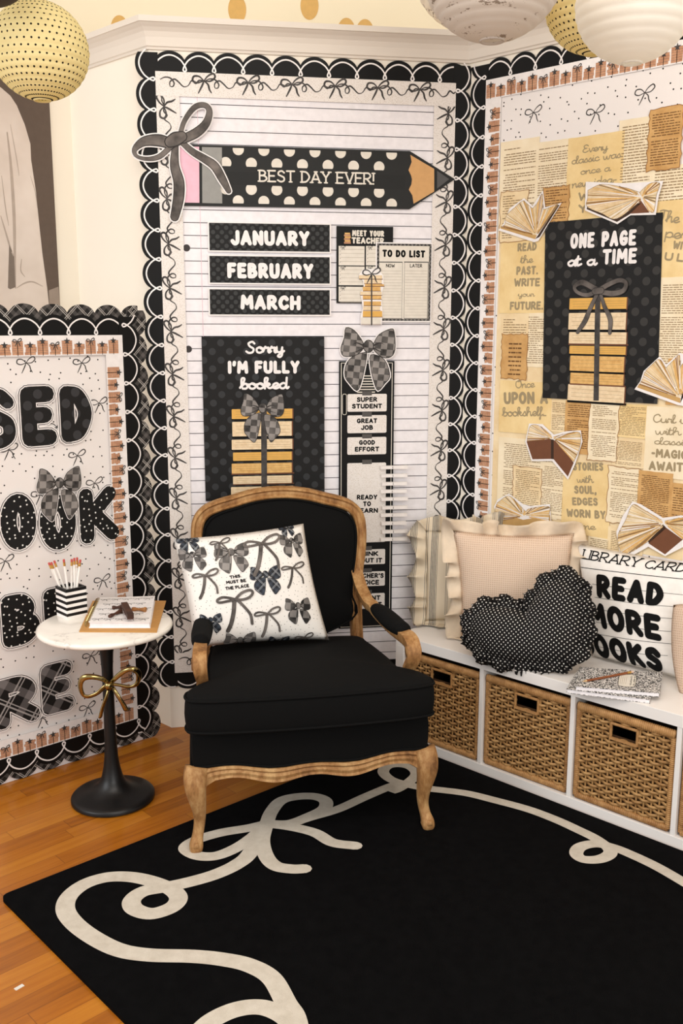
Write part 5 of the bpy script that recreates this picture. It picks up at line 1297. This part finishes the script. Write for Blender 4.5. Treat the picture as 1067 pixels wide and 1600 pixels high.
# carved front rail and side rails
n = 40; P_ = []; rr = []
for k in range(n + 1):
    t = -1 + 2 * k / n; x = t * .345; P_.append((x, .005 - .022 * (1 - t * t) - .004, 0)); 
vs = []; fs = []; cs = [(-.012, 1.0), (.006, 1.0), (.012, .85), (.007, .7), (.012, .5), (.009, .25), (.012, .08), (.004, 0.0), (-.012, 0.0)]
for (x, y, _) in P_:
    t = abs(x) / .345; zt_ = wavez(x, 0) + .002; h_ = .040 - .005 * math.cos(t * PI * 3) * (1 - t * .5) + .030 * max(0, t - .86) / .14
    for (d, q) in cs: vs.append((x, y - d, zt_ - h_ * (1 - q)))
m_ = len(cs)
for k in range(n):
    for j in range(m_): l = (j + 1) % m_; fs.append((k * m_ + j, (k + 1) * m_ + j, (k + 1) * m_ + l, k * m_ + l))
fs.append(tuple(range(m_))); fs.append(tuple(n * m_ + j for j in range(m_))[::-1])
b = MB(); b.add(vs, fs, WOOD); autosmooth(b.build('front_rail', chair), 35)
for s in (-1, 1):
    b = MB(); b.tube([(s * .343, .03, .242), (s * .325, .25, .238), (s * .288, .50, .236), (s * .272, .62, .24)], [(.011, .024)] * 4, WOOD, prof=MOULD, up=(0, 0, 1)); b.build('side_rail', chair)
    # cabriole front leg
    LG = [(.345, .010, .262, .036, .030), (.350, .002, .235, .037, .034), (.351, -.008, .205, .034, .033), (.347, -.010, .17, .028, .028), (.342, -.006, .13, .022, .023), (.341, -.001, .095, .0185, .020), (.344, -.002, .065, .017, .018), (.349, -.009, .04, .0175, .019), (.353, -.017, .022, .021, .024), (.354, -.018, .010, .021, .024), (.354, -.014, .0025, .016, .018), (.354, -.013, RZ + .0005 - .0005, .016, .017)]
    LG = [(x, y, RZ + z * (1 - RZ / .262), a, e) for x, y, z, a, e in LG]
    sm = bez(LG, 4); prof = []
    for k in range(20): a = 2 * PI * k / 20; q = 1 + .07 * math.cos(4 * a + PI); prof.append((q * math.cos(a), q * math.sin(a)))
    b = MB(); b.tube([(s * q[0], q[1], q[2]) for q in sm], [(q[3], q[4]) for q in sm], WOOD, prof=prof, up=(0, 1, 0)); b.build('leg', chair, smooth=True)
    b = MB(); R0 = [(.354 * s + .013 * math.cos(a) * 1.0, -.037, RZ + .022 + .013 * math.sin(a)) for a in [2 * PI * k / 14 for k in range(14)]]
    b.tube([(s * .354, -.030, RZ + .022), (s * .354, -.042, RZ + .020)], [.014, .008], WOOD, 12); b.build('toe_scroll', chair, smooth=True)
    b = MB(); b.tube(bez([(s * .272, .60, .30), (s * .272, .615, .2), (s * .276, .635, .1), (s * .284, .67, .0)], 4), [.02 - .0006 * k for k in range(13)], WOOD, 10, up=(0, 1, 0)); b.build('leg', chair, smooth=True)
    # arm: sweeps from the stile to a scroll, then down to the rail
    AR = [(.268, .665, .70, .019, .018), (.274, .64, .650, .021, .020), (.280, .575, .604, .021, .020), (.290, .48, .574, .019, .018), (.300, .38, .562, .018, .017), (.309, .28, .560, .018, .018), (.317, .19, .566, .019, .020), (.323, .13, .570, .021, .023), (.327, .092, .561, .022, .024), (.327, .080, .538, .021, .022), (.323, .092, .510, .019, .020), (.318, .108, .485, .018, .019), (.317, .115, .45, .018, .019), (.317, .115, .41, .018, .019), (.318, .11, .36, .018, .02), (.320, .10, .30, .018, .02)]
    sm = bez(AR, 4); b = MB(); b.tube([(s * q[0] + XC * (1 if q[1] > .5 else 0), q[1], q[2]) for q in sm], [(q[3], q[4]) for q in sm], WOOD, prof=[(a * .95, e * .95) for a, e in MOULD]); b.build('arm', chair, smooth=False); autosmooth(chair.children[-1] if False else bpy.data.objects[b and COL.objects[-1].name], 50)
    b = MB(); b.tube([(s * .327 - .0225, .084, .548), (s * .327 + .0225, .084, .548)], .017, WOOD, 16); b.build('arm_scroll', chair, smooth=True)
    PD_ = [(.290, .455, .582, .008, .006), (.292, .44, .583, .022, .017), (.297, .39, .583, .030, .024), (.303, .33, .582, .033, .027), (.309, .27, .582, .033, .027), (.314, .215, .584, .030, .025), (.318, .175, .588, .026, .022), (.320, .16, .590, .012, .010)]
    sm = bez(PD_, 4); b = MB(); b.tube([(s * q[0], q[1], q[2]) for q in sm], [(q[3], q[4]) for q in sm], LINEN, 16); b.build('arm_pad', chair, smooth=True)
# thick seat cushion, wider in front of the arm posts
T_ = [(-.345, -.040), (-.25, -.058), (0, -.070), (.25, -.058), (.342, -.040), (.368, -.010), (.364, .05), (.325, .085), (.300, .14), (.292, .3), (.272, .5), (.24, .575), (0, .585), (-.24, .575), (-.272, .5), (-.292, .3), (-.300, .14), (-.325, .085), (-.368, .05), (-.372, -.010)]
OC = bez(T_, 5, True); N_ = len(OC); cc = (0, .22)
def ztilt(y): return -.075 * (y + .04)
rg = [(0, .376), (.9, .374), (.975, .378), (.992, .388), (1.0, .41), (1.004, .432), (1.0, .456), (.992, .478), (.975, .489), (.93, .497), (.8, .507), (.55, .516), (.25, .521), (0, .522)]
vs = []
for sc, z in rg:
    for (x, y) in OC: vs.append((cc[0] + (x - cc[0]) * sc, cc[1] + (y - cc[1]) * sc, z + ztilt(cc[1] + (y - cc[1]) * sc)))
fs = [(r * N_ + k, r * N_ + (k + 1) % N_, (r + 1) * N_ + (k + 1) % N_, (r + 1) * N_ + k) for r in range(len(rg) - 1) for k in range(N_)]
b = MB(); b.add(vs, fs, LINEN); cu = b.build('seat_cushion', chair, smooth=True)
for z in (.386, .481):
    b = MB(); b.tube([(cc[0] + (x - cc[0]) * .996, cc[1] + (y - cc[1]) * .996, z + ztilt(y)) for x, y in OC], .0042, LINEN, 6, closed=True); b.build('piping', cu, smooth=True)
tag(chair, 'French style armchair with black linen upholstery and a carved weathered oak frame', 'armchair')

# ---------------------------------------------------------------- pillows
def proj(p):
    q = Vector(p) - CAM; return (533.5 + F * q.dot(r2) / q.dot(fwd), 800 + F * q.dot(d2) / q.dot(fwd))
def ray(x, y): return r2 * ((x - 533.5) / F) + d2 * ((y - 800) / F) + fwd
def on_plane(x, y, o, n): d = ray(x, y); return CAM + d * ((o - CAM).dot(n) / d.dot(n))
class Pillow:
    def __init__(s, BLc, BRc, TRc, TLc, T, pinch=.055, n=26, pw=.5):
        s.c = [Vector(BLc), Vector(BRc), Vector(TRc), Vector(TLc)]; s.T = T; s.n = n; s.pinch = pinch; s.pw = pw
        U = (s.c[1] - s.c[0]).normalized(); V = (s.c[3] - s.c[0]); V = (V - U * V.dot(U)).normalized(); N_ = U.cross(V)
        s.N = N_; s.W = ((s.c[1] - s.c[0]).length + (s.c[2] - s.c[3]).length) / 2; s.H = ((s.c[3] - s.c[0]).length + (s.c[2] - s.c[1]).length) / 2
        s.m = Matrix((U, V, N_)).transposed().to_4x4(); s.m.translation = s.c[0]; s.mi = s.m.inverted()
    def flat(s, a, b):
        u = 2 * a - 1; v = 2 * b - 1
        u2 = u * (1 - s.pinch * (1 - v * v) * u * u); v2 = v * (1 - s.pinch * (1 - u * u) * v * v)
        a = (u2 + 1) / 2; b = (v2 + 1) / 2
        return s.c[0] * (1 - a) * (1 - b) + s.c[1] * a * (1 - b) + s.c[2] * a * b + s.c[3] * (1 - a) * b
    def hgt(s, a, b):
        u = abs(2 * a - 1); v = abs(2 * b - 1)
        return s.T * (max(0, (1 - u ** 2.6)) * max(0, (1 - v ** 2.6))) ** s.pw * (1 + .04 * math.sin(9 * a + 5 * b) * math.sin(7 * b - 3 * a))
    def pt(s, a, b, side=1, off=0.0): return s.mi @ (s.flat(a, b) + s.N * ((1 if side > 0 else -.4) * s.hgt(a, b) + off))
    def inv(s, x, y):
        a = b = .5
        for _ in range(12):
            p = s.m @ s.pt(a, b); q = proj(p); e = 1e-3
            qa = proj(s.m @ s.pt(a + e, b)); qb = proj(s.m @ s.pt(a, b + e))
            A_ = ((qa[0] - q[0]) / e, (qa[1] - q[1]) / e); B_ = ((qb[0] - q[0]) / e, (qb[1] - q[1]) / e); D_ = A_[0] * B_[1] - A_[1] * B_[0]
            rx, ry = x - q[0], y - q[1]; a += (rx * B_[1] - ry * B_[0]) / D_ * .9; b += (A_[0] * ry - A_[1] * rx) / D_ * .9
            a = min(1.1, max(-.1, a)); b = min(1.1, max(-.1, b))
        return (a * s.W, b * s.H)
    def body(s, name, root, mat):
        b = MB(); n = s.n; sp = lambda t: .5 - .5 * math.cos(PI * t) if False else t
        b.grid(lambda a, e: s.pt(a, e), n, n, mat); b.grid(lambda a, e: s.pt(a, e, -1), n, n, mat, flip=True)
        o = b.build(name, root, smooth=True); bm = bmesh.new(); bm.from_mesh(o.data); bmesh.ops.remove_doubles(bm, verts=bm.verts, dist=1e-5); bm.to_mesh(o.data); bm.free(); return o
    def wrap(s, card, off=.0012):
        """bend a flat print over the front of the pillow, cutting it along the pillow's own grid"""
        n = s.n
        bm = bmesh.new(); vs = [bm.verts.new(v) for v in card.b.v]
        for f, i in zip(card.b.f, card.b.i):
            try: fc = bm.faces.new([vs[k] for k in f]); fc.material_index = i
            except ValueError: pass
        for k in range(0, n + 1):
            for co, no in (((s.W * k / n, 0, 0), (1, 0, 0)), ((0, s.H * k / n, 0), (0, 1, 0))):
                r = bmesh.ops.bisect_plane(bm, geom=list(bm.verts) + list(bm.edges) + list(bm.faces), plane_co=co, plane_no=no, clear_inner=(k == 0), clear_outer=(k == n), dist=1e-6)
        bmesh.ops.triangulate(bm, faces=bm.faces)
        for v in bm.verts: v.co = s.pt(v.co.x / s.W, v.co.y / s.H, 1, off + v.co.z)
        bm.verts.index_update(); me = bpy.data.meshes.new('print'); bm.to_mesh(me); bm.free()
        for mm_ in card.b.mats: me.materials.append(mm_)
        for p in me.polygons: p.use_smooth = True
        return me
    def printed(s, card, root, name='print'):
        o = bpy.data.objects.new(name, s.wrap(card)); o.data.name = name; COL.objects.link(o); o.parent = root; return o
    def ruffle(s, root, mat, wd, amp, nw, seed=1, zmin=.4225):
        r = random.Random(seed); b = MB(); n = 360; per = []
        for k in range(n):
            t = k / n * 4; i = int(t); f_ = t - i; per.append([(f_, 0), (1, f_), (1 - f_, 1), (0, 1 - f_)][i])
        ctr = s.mi @ s.flat(.5, .5); rows = 5; vs = []
        ph = [r.uniform(0, 6.28) for _ in range(4)]
        for j in range(rows + 1):
            q = j / rows
            for k, (a, e) in enumerate(per):
                p = s.mi @ s.flat(a, e); 
                ox = (a - .5) * 2; oy = (e - .5) * 2; d = Vector((math.copysign(abs(ox) ** 9, ox), math.copysign(abs(oy) ** 9, oy), 0)); d = d.normalized() if d.length > 0 else Vector((1, 0, 0))
                th = 2 * PI * nw * k / n + 1.7 * math.sin(2 * PI * 5 * k / n + ph[0]) + .8 * math.sin(2 * PI * 11 * k / n + ph[1])
                wv = math.sin(th) * amp * q ** .8 * (1 + .35 * math.sin(2 * PI * 7 * k / n + ph[2]))
                tg = Vector((-d.y, d.x, 0)); L = wd * (1 + .22 * math.sin(th * .5 + ph[3]) + .10 * math.sin(2 * PI * 9 * k / n + ph[2]))
                pw_ = s.m @ (p + d * (L * q - .004) + Vector((0, 0, wv + amp * .6 * q)) + tg * (math.cos(th) * amp * .45 * q))
                if pw_.z < zmin:
                    ex = zmin - pw_.z; pw_.z = zmin + .004 + .006 * (1 + math.sin(th)) * q; pw_ += Vector((s.N.x, s.N.y, 0)).normalized() * ex * .8
                vs.append(s.mi @ pw_)
        fs = [(j * n + k, j * n + (k + 1) % n, (j + 1) * n + (k + 1) % n, (j + 1) * n + k) for j in range(rows) for k in range(n)]
        b.add(vs, fs, mat); o = b.build('ruffle', root, smooth=True)
        md = o.modifiers.new('thickness', 'SOLIDIFY'); md.thickness = .0015; return o
def pillow_root(P_, name='throw_pillow'):
    return empty(name, mat=P_.m)
def chair_px(x, y, yl): return on_plane(x, y, CO + CY * yl, CY)

# bow print pillow on the armchair
PWH = specks_mat('white_cotton_specks', (242, 238, 232), (60, 58, 56), 62, .07, keep=.8)
PC = Pillow(chair_px(303, 1012, .36), chair_px(514, 1000, .40), chair_px(474, 818, .535), chair_px(271, 842, .47), .072, pinch=.045)
rt = pillow_root(PC); PC.body('cover', rt, PWH)
c = Card(); zp = lambda x, y: PC.inv(260 + x / 3.952, 800 + y / 3.952); sc = PC.W / 205.0
PLB = plaid_mat('navy_plaid_ribbon', .03, (26, 30, 38), (58, 66, 78), (170, 174, 178)); kk = 54 / 215 * 0 + sc
for (x, y, w_, mt) in ((400, 246, 188, CHECKR), (160, 262, 150, CHECKR), (773, 176, 145, CHECKR), (813, 578, 155, CHECKR), (455, 792, 170, CHECKR), (612, 385, 172, PLB), (272, 665, 125, PLB), (130, 172, 120, PLB), (738, 95, 90, PLB), (690, 800, 120, PLB)):
    u, v = zp(x, y); checked_bow(c, u, v, w_ / 3.952 * sc / 2.95, .0, mat=mt, white=0, ks=.8)
def rib(lst, w_): return [zp(*p) for p in lst], [w_ / 3.952 * sc] * len(lst)
for (kx_, ky, s_) in ((588, 195, 1.0), (424, 540, 1.0), (624, 628, .72), (240, 392, .72), (780, 345, .62), (850, 775, .5), (330, 190, .55)):
    def zq(a, e, kx_=kx_, ky=ky, s_=s_): return (kx_ + a * s_, ky + e * s_)
    loop_bow(c, lambda x, y: zp(x, y), [([zq(-5, 10), zq(-10, 80), zq(-25, 150), zq(-45, 195)], [24 / 3.952 * sc * s_] * 4), ([zq(15, 5), zq(60, 50), zq(95, 95), zq(105, 150)], [17 / 3.952 * sc * s_] * 4),
        ([zq(0, 0), zq(-50, 12), zq(-100, 20), zq(-110, 5), zq(-80, -12), zq(-30, -8), zq(0, 0)], [15 / 3.952 * sc * s_] * 7), ([zq(0, 0), zq(40, -40), zq(90, -58), zq(108, -40), zq(85, -12), zq(40, 2), zq(0, 0)], [15 / 3.952 * sc * s_] * 7)], RIBBON, 0, .0002)
for t, x0, y0, x1, y1 in (('THIS', 392, 414, 458, 404), ('MUST BE', 370, 446, 493, 432), ('THE PLACE', 366, 484, 512, 464)):
    a = zp(x0, y0); e = zp(x1, y1); h = 20 / 3.952 * sc; c.text(t, (a[0] + e[0]) / 2, (a[1] + e[1]) / 2, h, h * .25, INK, .0004, rot=math.atan2(e[1] - a[1], e[0] - a[0]), fit=math.hypot(e[0] - a[0], e[1] - a[1]) - h * .25)
PC.printed(c, rt); tag(rt, 'white pillow printed with grey bows and THIS MUST BE THE PLACE on the armchair', 'pillow')

# bench pillows
def fabric(name, fn, rough=.9):
    m, nt, b = base_mat(name, rough, spec=.1); g = G(nt); fn(g, b); return m
def waffle(g, b):
    x, y, z = g.xyz(g.obj()); P_ = 2 * PI / .0075
    f = g.math('MAXIMUM', g.math('SINE', g.math('MULTIPLY', x, P_)), g.math('SINE', g.math('MULTIPLY', y, P_)))
    g.link(g.mix(g.math('MULTIPLY_ADD', f, .5, .5), lin((200, 170, 146)), lin((226, 202, 180))), b.inputs['Base Color']); g.link(g.bump(f, .5, .0012), b.inputs['Normal'])
PINK = fabric('pink_waffle_cotton', waffle)
PINKR = flat('pale_pink_ruffle_cotton', (224, 206, 182), .9, spec=.1)
def ticking(g, b):
    x, y, z = g.xyz(g.obj()); X = g.math('FRACT', g.math('ADD', g.math('DIVIDE', x, .082), 20.3))
    f = g.math('LESS_THAN', g.math('ABSOLUTE', g.math('SUBTRACT', X, .22)), .012)
    for c_, w_ in ((.30, .012), (.5, .022), (.57, .022), (.64, .022), (.71, .022), (.78, .014)): f = g.math('MAXIMUM', f, g.math('LESS_THAN', g.math('ABSOLUTE', g.math('SUBTRACT', X, c_)), w_))
    n_ = g.noise(g.mapping(g.obj(), (300, 60, 1)), 1, 2)
    g.link(g.mix(g.math('MULTIPLY', f, g.math('MULTIPLY_ADD', n_, .5, .6)), lin((226, 212, 188)), lin((96, 98, 100))), b.inputs['Base Color'])
TICK = fabric('grey_ticking_stripe_linen', ticking)
bench_z = .4205
def bx(x, y, z=bench_z): return hpx(x, y, z)
BY = Vector((math.sin(-A_R), math.cos(-A_R), 0)); BXd = Vector((BD.x, BD.y, 0))
def leaned(BLw, BRw, tl, tr, lean, T, **kw):
    U = (BRw - BLw).normalized(); back = Vector((-U.y, U.x, 0)); 
    TL = on_plane(*tl, BLw + back * lean, back); TR = on_plane(*tr, BLw + back * lean, back); return Pillow(BLw, BRw, TR, TL, T, **kw)
up_ = Vector((0, 0, .012))
PS = leaned(bx(664, 976) + up_, bx(664, 976) + up_ + Vector((.245, -.045, 0)), (664, 828), (782, 825), .07, .04)
rt = pillow_root(PS); PS.body('cover', rt, TICK); PS.ruffle(rt, TICK, .058, .026, 22, 3); tag(rt, 'cream and grey ticking stripe ruffled pillow at the back left of the bench', 'pillow')
PP = leaned(bx(719, 1000) + up_, bx(893, 1012) + up_, (707, 828), (897, 833), .03, .06, pinch=.075)
rt = pillow_root(PP); PP.body('cover', rt, PINK); PP.ruffle(rt, PINKR, .050, .030, 19, 5); tag(rt, 'pale pink waffle pillow with a ruffle, behind the heart pillow', 'pillow')
PR = leaned(bx(926, 1027) + Vector((0, 0, .004)), bx(1083, 1069) + Vector((0, 0, .004)), (900, 848), (1094, 884), .075, .055, pinch=.02)
rt = pillow_root(PR); CAN = flat('white_canvas', (238, 234, 228), .9, spec=.1); PR.body('cover', rt, CAN)
c = Card(); zr_ = lambda x, y: PR.inv(870 + x / 5.416, 830 + y / 5.416); ks = PR.W / 170.0 / 5.416 * 1.0
def pl_text(t, x0, y0, x1, y1, hz, wf, **kw):
    a = zr_(x0, y0); e = zr_(x1, y1); q = zr_((x0 + x1) / 2, (y0 + y1) / 2 - hz); mid = ((a[0] + e[0]) / 2, (a[1] + e[1]) / 2); h = math.hypot(q[0] - mid[0], q[1] - mid[1])
    c.text(t, mid[0], mid[1], h, h * wf, INK, .0003, rot=math.atan2(e[1] - a[1], e[0] - a[0]), fit=math.hypot(e[0] - a[0], e[1] - a[1]) - h * wf, **kw)
pl_text('LIBRARY', 216, 234, 690, 308, 85, .12, serif=True, slant=.28); pl_text('CARD', 735, 315, 1085, 350, 78, .12, serif=True, slant=.28)
pl_text('READ', 345, 562, 898, 645, 200, .27, slant=.1); pl_text('MORE', 290, 800, 890, 935, 205, .27); pl_text('BOOKS', 225, 1030, 915, 1205, 175, .28)
for (x0, y0, xm, ym, x1, y1, w_) in ((205, 305, 560, 350, 1080, 405, .0022), (300, 447, 700, 500, 1070, 538, .0012), (320, 558, 700, 615, 1070, 642, .0012), (345, 660, 700, 715, 1060, 745, .0012), (330, 768, 700, 825, 1010, 852, .0012), (300, 862, 650, 920, 990, 955, .0014), (300, 965, 640, 1030, 940, 1053, .0012), (240, 1055, 500, 1100, 850, 1165, .0012)):
    c.stroke(bez([zr_(x0, y0), zr_(xm, ym), zr_(x1, y1)], 5), w_, INK, .0)
pl_text('6.25', 205, 392, 250, 398, 30, .08)
PR.printed(c, rt); tag(rt, 'white pillow like a library card reading READ MORE BOOKS', 'pillow')
ob = bx(1062, 1082) + Vector((0, 0, 0)); nn = -BY
fo = on_plane(1046, 1040, ob, nn); PQ = Pillow(on_plane(1062, 1085, ob, nn), ob + BXd * .36 + Vector((0, 0, .03)), on_plane(1200, 960, ob + BY * .06, nn), on_plane(1052, 945, ob + BY * .07, nn), .05, pinch=-.10)
rt = pillow_root(PQ); PQ.body('cover', rt, PINK); tag(rt, 'pale pink waffle pillow cut by the right edge of the photo', 'pillow')
# heart pillow
ho = bx(800, 1040) + Vector((0, 0, .0)); hu = Vector((math.cos(rad(-27)), math.sin(rad(-27)), 0)); hb = Vector((-hu.y, hu.x, 0)); ho -= hb * .018; tl_ = rad(20)
hv = (Vector((0, 0, 1)) * math.cos(tl_) + hb * math.sin(tl_)); hn = hu.cross(hv); HM = Matrix((hu, hv, hn)).transposed().to_4x4(); HM.translation = ho
def hp(x, y): p = HM.inverted() @ on_plane(710 + x / 4.446, 860 + y / 4.446, ho, hn); return (p.x, p.y)
HO = bez([hp(*p) for p in [(505, 430), (440, 405), (330, 385), (220, 395), (140, 445), (105, 525), (125, 610), (180, 690), (270, 745), (400, 778), (560, 790), (720, 775), (830, 725), (885, 640), (905, 530), (895, 400), (870, 290), (820, 215), (745, 185), (665, 215), (600, 280), (545, 360)]], 6, True)
hc = hp(570, 590); N_ = len(HO); heart = empty('heart_pillow', mat=HM)
DOT = dots_mat('black_white_polka_cotton', (13, 10, 10), (222, 218, 212), .0155, .0021, rough=.85)
b = MB()
for sd, T in ((1, .075), (-1, .035)):
    vs = []; rings = 14
    for r in range(rings + 1):
        q = r / rings
        for (x, y) in HO: vs.append((hc[0] + (x - hc[0]) * q, hc[1] + (y - hc[1]) * q, sd * T * (1 - q ** 2.6) ** .55))
    fs = [(r * N_ + k, r * N_ + (k + 1) % N_, (r + 1) * N_ + (k + 1) % N_, (r + 1) * N_ + k)[::sd] for r in range(rings) for k in range(N_)]; b.add(vs, fs, DOT)
o = b.build('cover', heart, smooth=True); bm = bmesh.new(); bm.from_mesh(o.data); bmesh.ops.remove_doubles(bm, verts=bm.verts, dist=1e-5); bmesh.ops.recalc_face_normals(bm, faces=bm.faces); bm.to_mesh(o.data); bm.free()
cl = sum(math.dist(HO[i], HO[i - 1]) for i in range(N_)); n = 900; acc = 0; per = []; i = 0
seg = [math.dist(HO[i], HO[(i + 1) % N_]) for i in range(N_)]; pos = 0; j = 0; run = 0
for k in range(n):
    t = cl * k / n
    while run + seg[j] < t and j < N_ - 1: run += seg[j]; j += 1
    f_ = (t - run) / seg[j]; p0 = HO[j]; p1 = HO[(j + 1) % N_]; tx_, ty_ = (p1[0] - p0[0]) / seg[j], (p1[1] - p0[1]) / seg[j]
    per.append((p0[0] + (p1[0] - p0[0]) * f_, p0[1] + (p1[1] - p0[1]) * f_, tx_, ty_))
sgn_ = 1 if sum(HO[i - 1][0] * HO[i][1] - HO[i][0] * HO[i - 1][1] for i in range(N_)) > 0 else -1
vs = []; rows = 6
for j in range(rows + 1):
    q = j / rows
    for k, (x, y, tx_, ty_) in enumerate(per):
        nx_, ny_ = ty_ * sgn_, -tx_ * sgn_; th = 2 * PI * 64 * k / n + 1.2 * math.sin(2 * PI * 9 * k / n); wv = math.sin(th) * .014 * q * (1 + .4 * math.sin(2 * PI * 13 * k / n))
        L = .047 * (1 + .14 * math.sin(2 * PI * 17 * k / n)); s2 = math.cos(th) * .004 * q
        vs.append((x + nx_ * (L * q - .012) + tx_ * s2, y + ny_ * (L * q - .012) + ty_ * s2, .014 * (1 - q) + wv + .010 * math.sin(q * PI)))
fs = [(j * n + k, j * n + (k + 1) % n, (j + 1) * n + (k + 1) % n, (j + 1) * n + k) for j in range(rows) for k in range(n)]
b = MB(); b.add(vs, fs, DOT); o = b.build('ruffle', heart, smooth=True); md = o.modifiers.new('thickness', 'SOLIDIFY'); md.thickness = .0012
tag(heart, 'black heart shaped pillow with white polka dots and a ruffled edge', 'pillow')

# composition books and pencil
def marbled(g, b):
    f = g.noise(g.obj(), 210, 3, .6); g.link(g.ramp(f, [(.47, lin((22, 22, 22))), (.53, lin((226, 222, 218)))]), b.inputs['Base Color'])
MARB = fabric('marbled_black_white_cover', marbled, .5)
zn = lambda x, y: (870 + x / 5.416, 830 + y / 5.416)
def compbook(px4, z0, lab, label=True):
    q = [(p.x, p.y) for p in (hpx(*zn(*p), z0 + .013) for p in px4)]; cx_ = sum(p[0] for p in q) / 4; cy_ = sum(p[1] for p in q) / 4
    rt = empty('composition_book', (cx_, cy_, z0)); q = [(x - cx_, y - cy_) for x, y in q]
    def sl(nm, z_0, z_1, m_, ins): c = Card(); c.slab([(x * (1 - ins), y * (1 - ins)) for x, y in q], m_, z_0, z_1); return c.b.build(nm, rt)
    sl('back_cover', 0, .0012, MARB, 0); sl('page_block', .0012, .0118, PGM, .02); cv = sl('front_cover', .0118, .0130, MARB, 0)
    V4 = [Vector(p) for p in q]; bl_ = lambda s, t: (V4[0].lerp(V4[1], s)).lerp(V4[3].lerp(V4[2], s), t)
    if label:
        c = Card(); f4 = lambda lst: [tuple(bl_(*p)) for p in lst]
        rr_ = lambda e: [(.60 + (.125 + e) * sx_ * (1 if abs(sx_) < 1 else .82) , .47 + (.30 + e * 2) * sy_) for sx_, sy_ in ((-1, -.45), (-.75, -.9), (-.3, -1), (.3, -1), (.75, -.9), (1, -.45), (1, .45), (.75, .9), (.3, 1), (-.3, 1), (-.75, .9), (-1, .45))]
        c.poly(f4(rr_(.008)), INK, .0132); c.poly(f4(rr_(0)), CREAM, .0134)
        for k in range(5): c.stroke(f4([(.50 + k * .022, .28), (.50 + k * .022, .66)]), .0006, TXT, .0136)
        for t_, s0, hh_ in (('COMPOSITION', .635, .005), ('100 SHEETS', .675, .004)):
            a = bl_(s0, .70); e = bl_(s0, .25); L = (e - a).length; c.text(t_.replace('100 ', ''), *((a + e) / 2), hh_, .0009, INK, .0137, rot=math.atan2(e.y - a.y, e.x - a.x), fit=L)
        c.b.build('label', rt)
    tag(rt, lab, 'notebook', 'composition books on the bench')
compbook([(80, 1335), (790, 1425), (835, 1240), (175, 1175)], bench_z, 'black marbled composition book underneath, on the bench', False)
compbook([(155, 1312), (872, 1370), (893, 1195), (190, 1148)], bench_z + .0135, 'black marbled composition book on top, carrying the brown pencil')
A_ = hpx(*zn(218, 1272), bench_z + .0310); B_ = hpx(*zn(645, 1190), bench_z + .0310); root = empty('pencil', tuple(A_)); d = B_ - A_; L = d.length; root.rotation_mode = 'QUATERNION'; root.rotation_quaternion = d.to_track_quat('Z', 'Y')
BP = flat('brown_pencil_paint', (136, 78, 44), .4)
b = MB(); b.tube([(0, 0, .015), (0, 0, L * .88)], .0038, BP, 6); b.build('barrel', root)
b = MB(); b.tube([(0, 0, 0), (0, 0, .015)], [.0007, .0037], flat('bare_wood', (214, 178, 130), .7), 6); b.build('point', root)
b = MB(); b.tube([(0, 0, L * .88), (0, 0, L * .95)], .0040, FE, 12); b.build('ferrule', root)
b = MB(); b.tube([(0, 0, L * .95), (0, 0, L)], .0036, flat('cream_eraser', (222, 190, 170), .8), 12); b.build('eraser', root)
tag(root, 'brown pencil lying on the composition book', 'pencil')
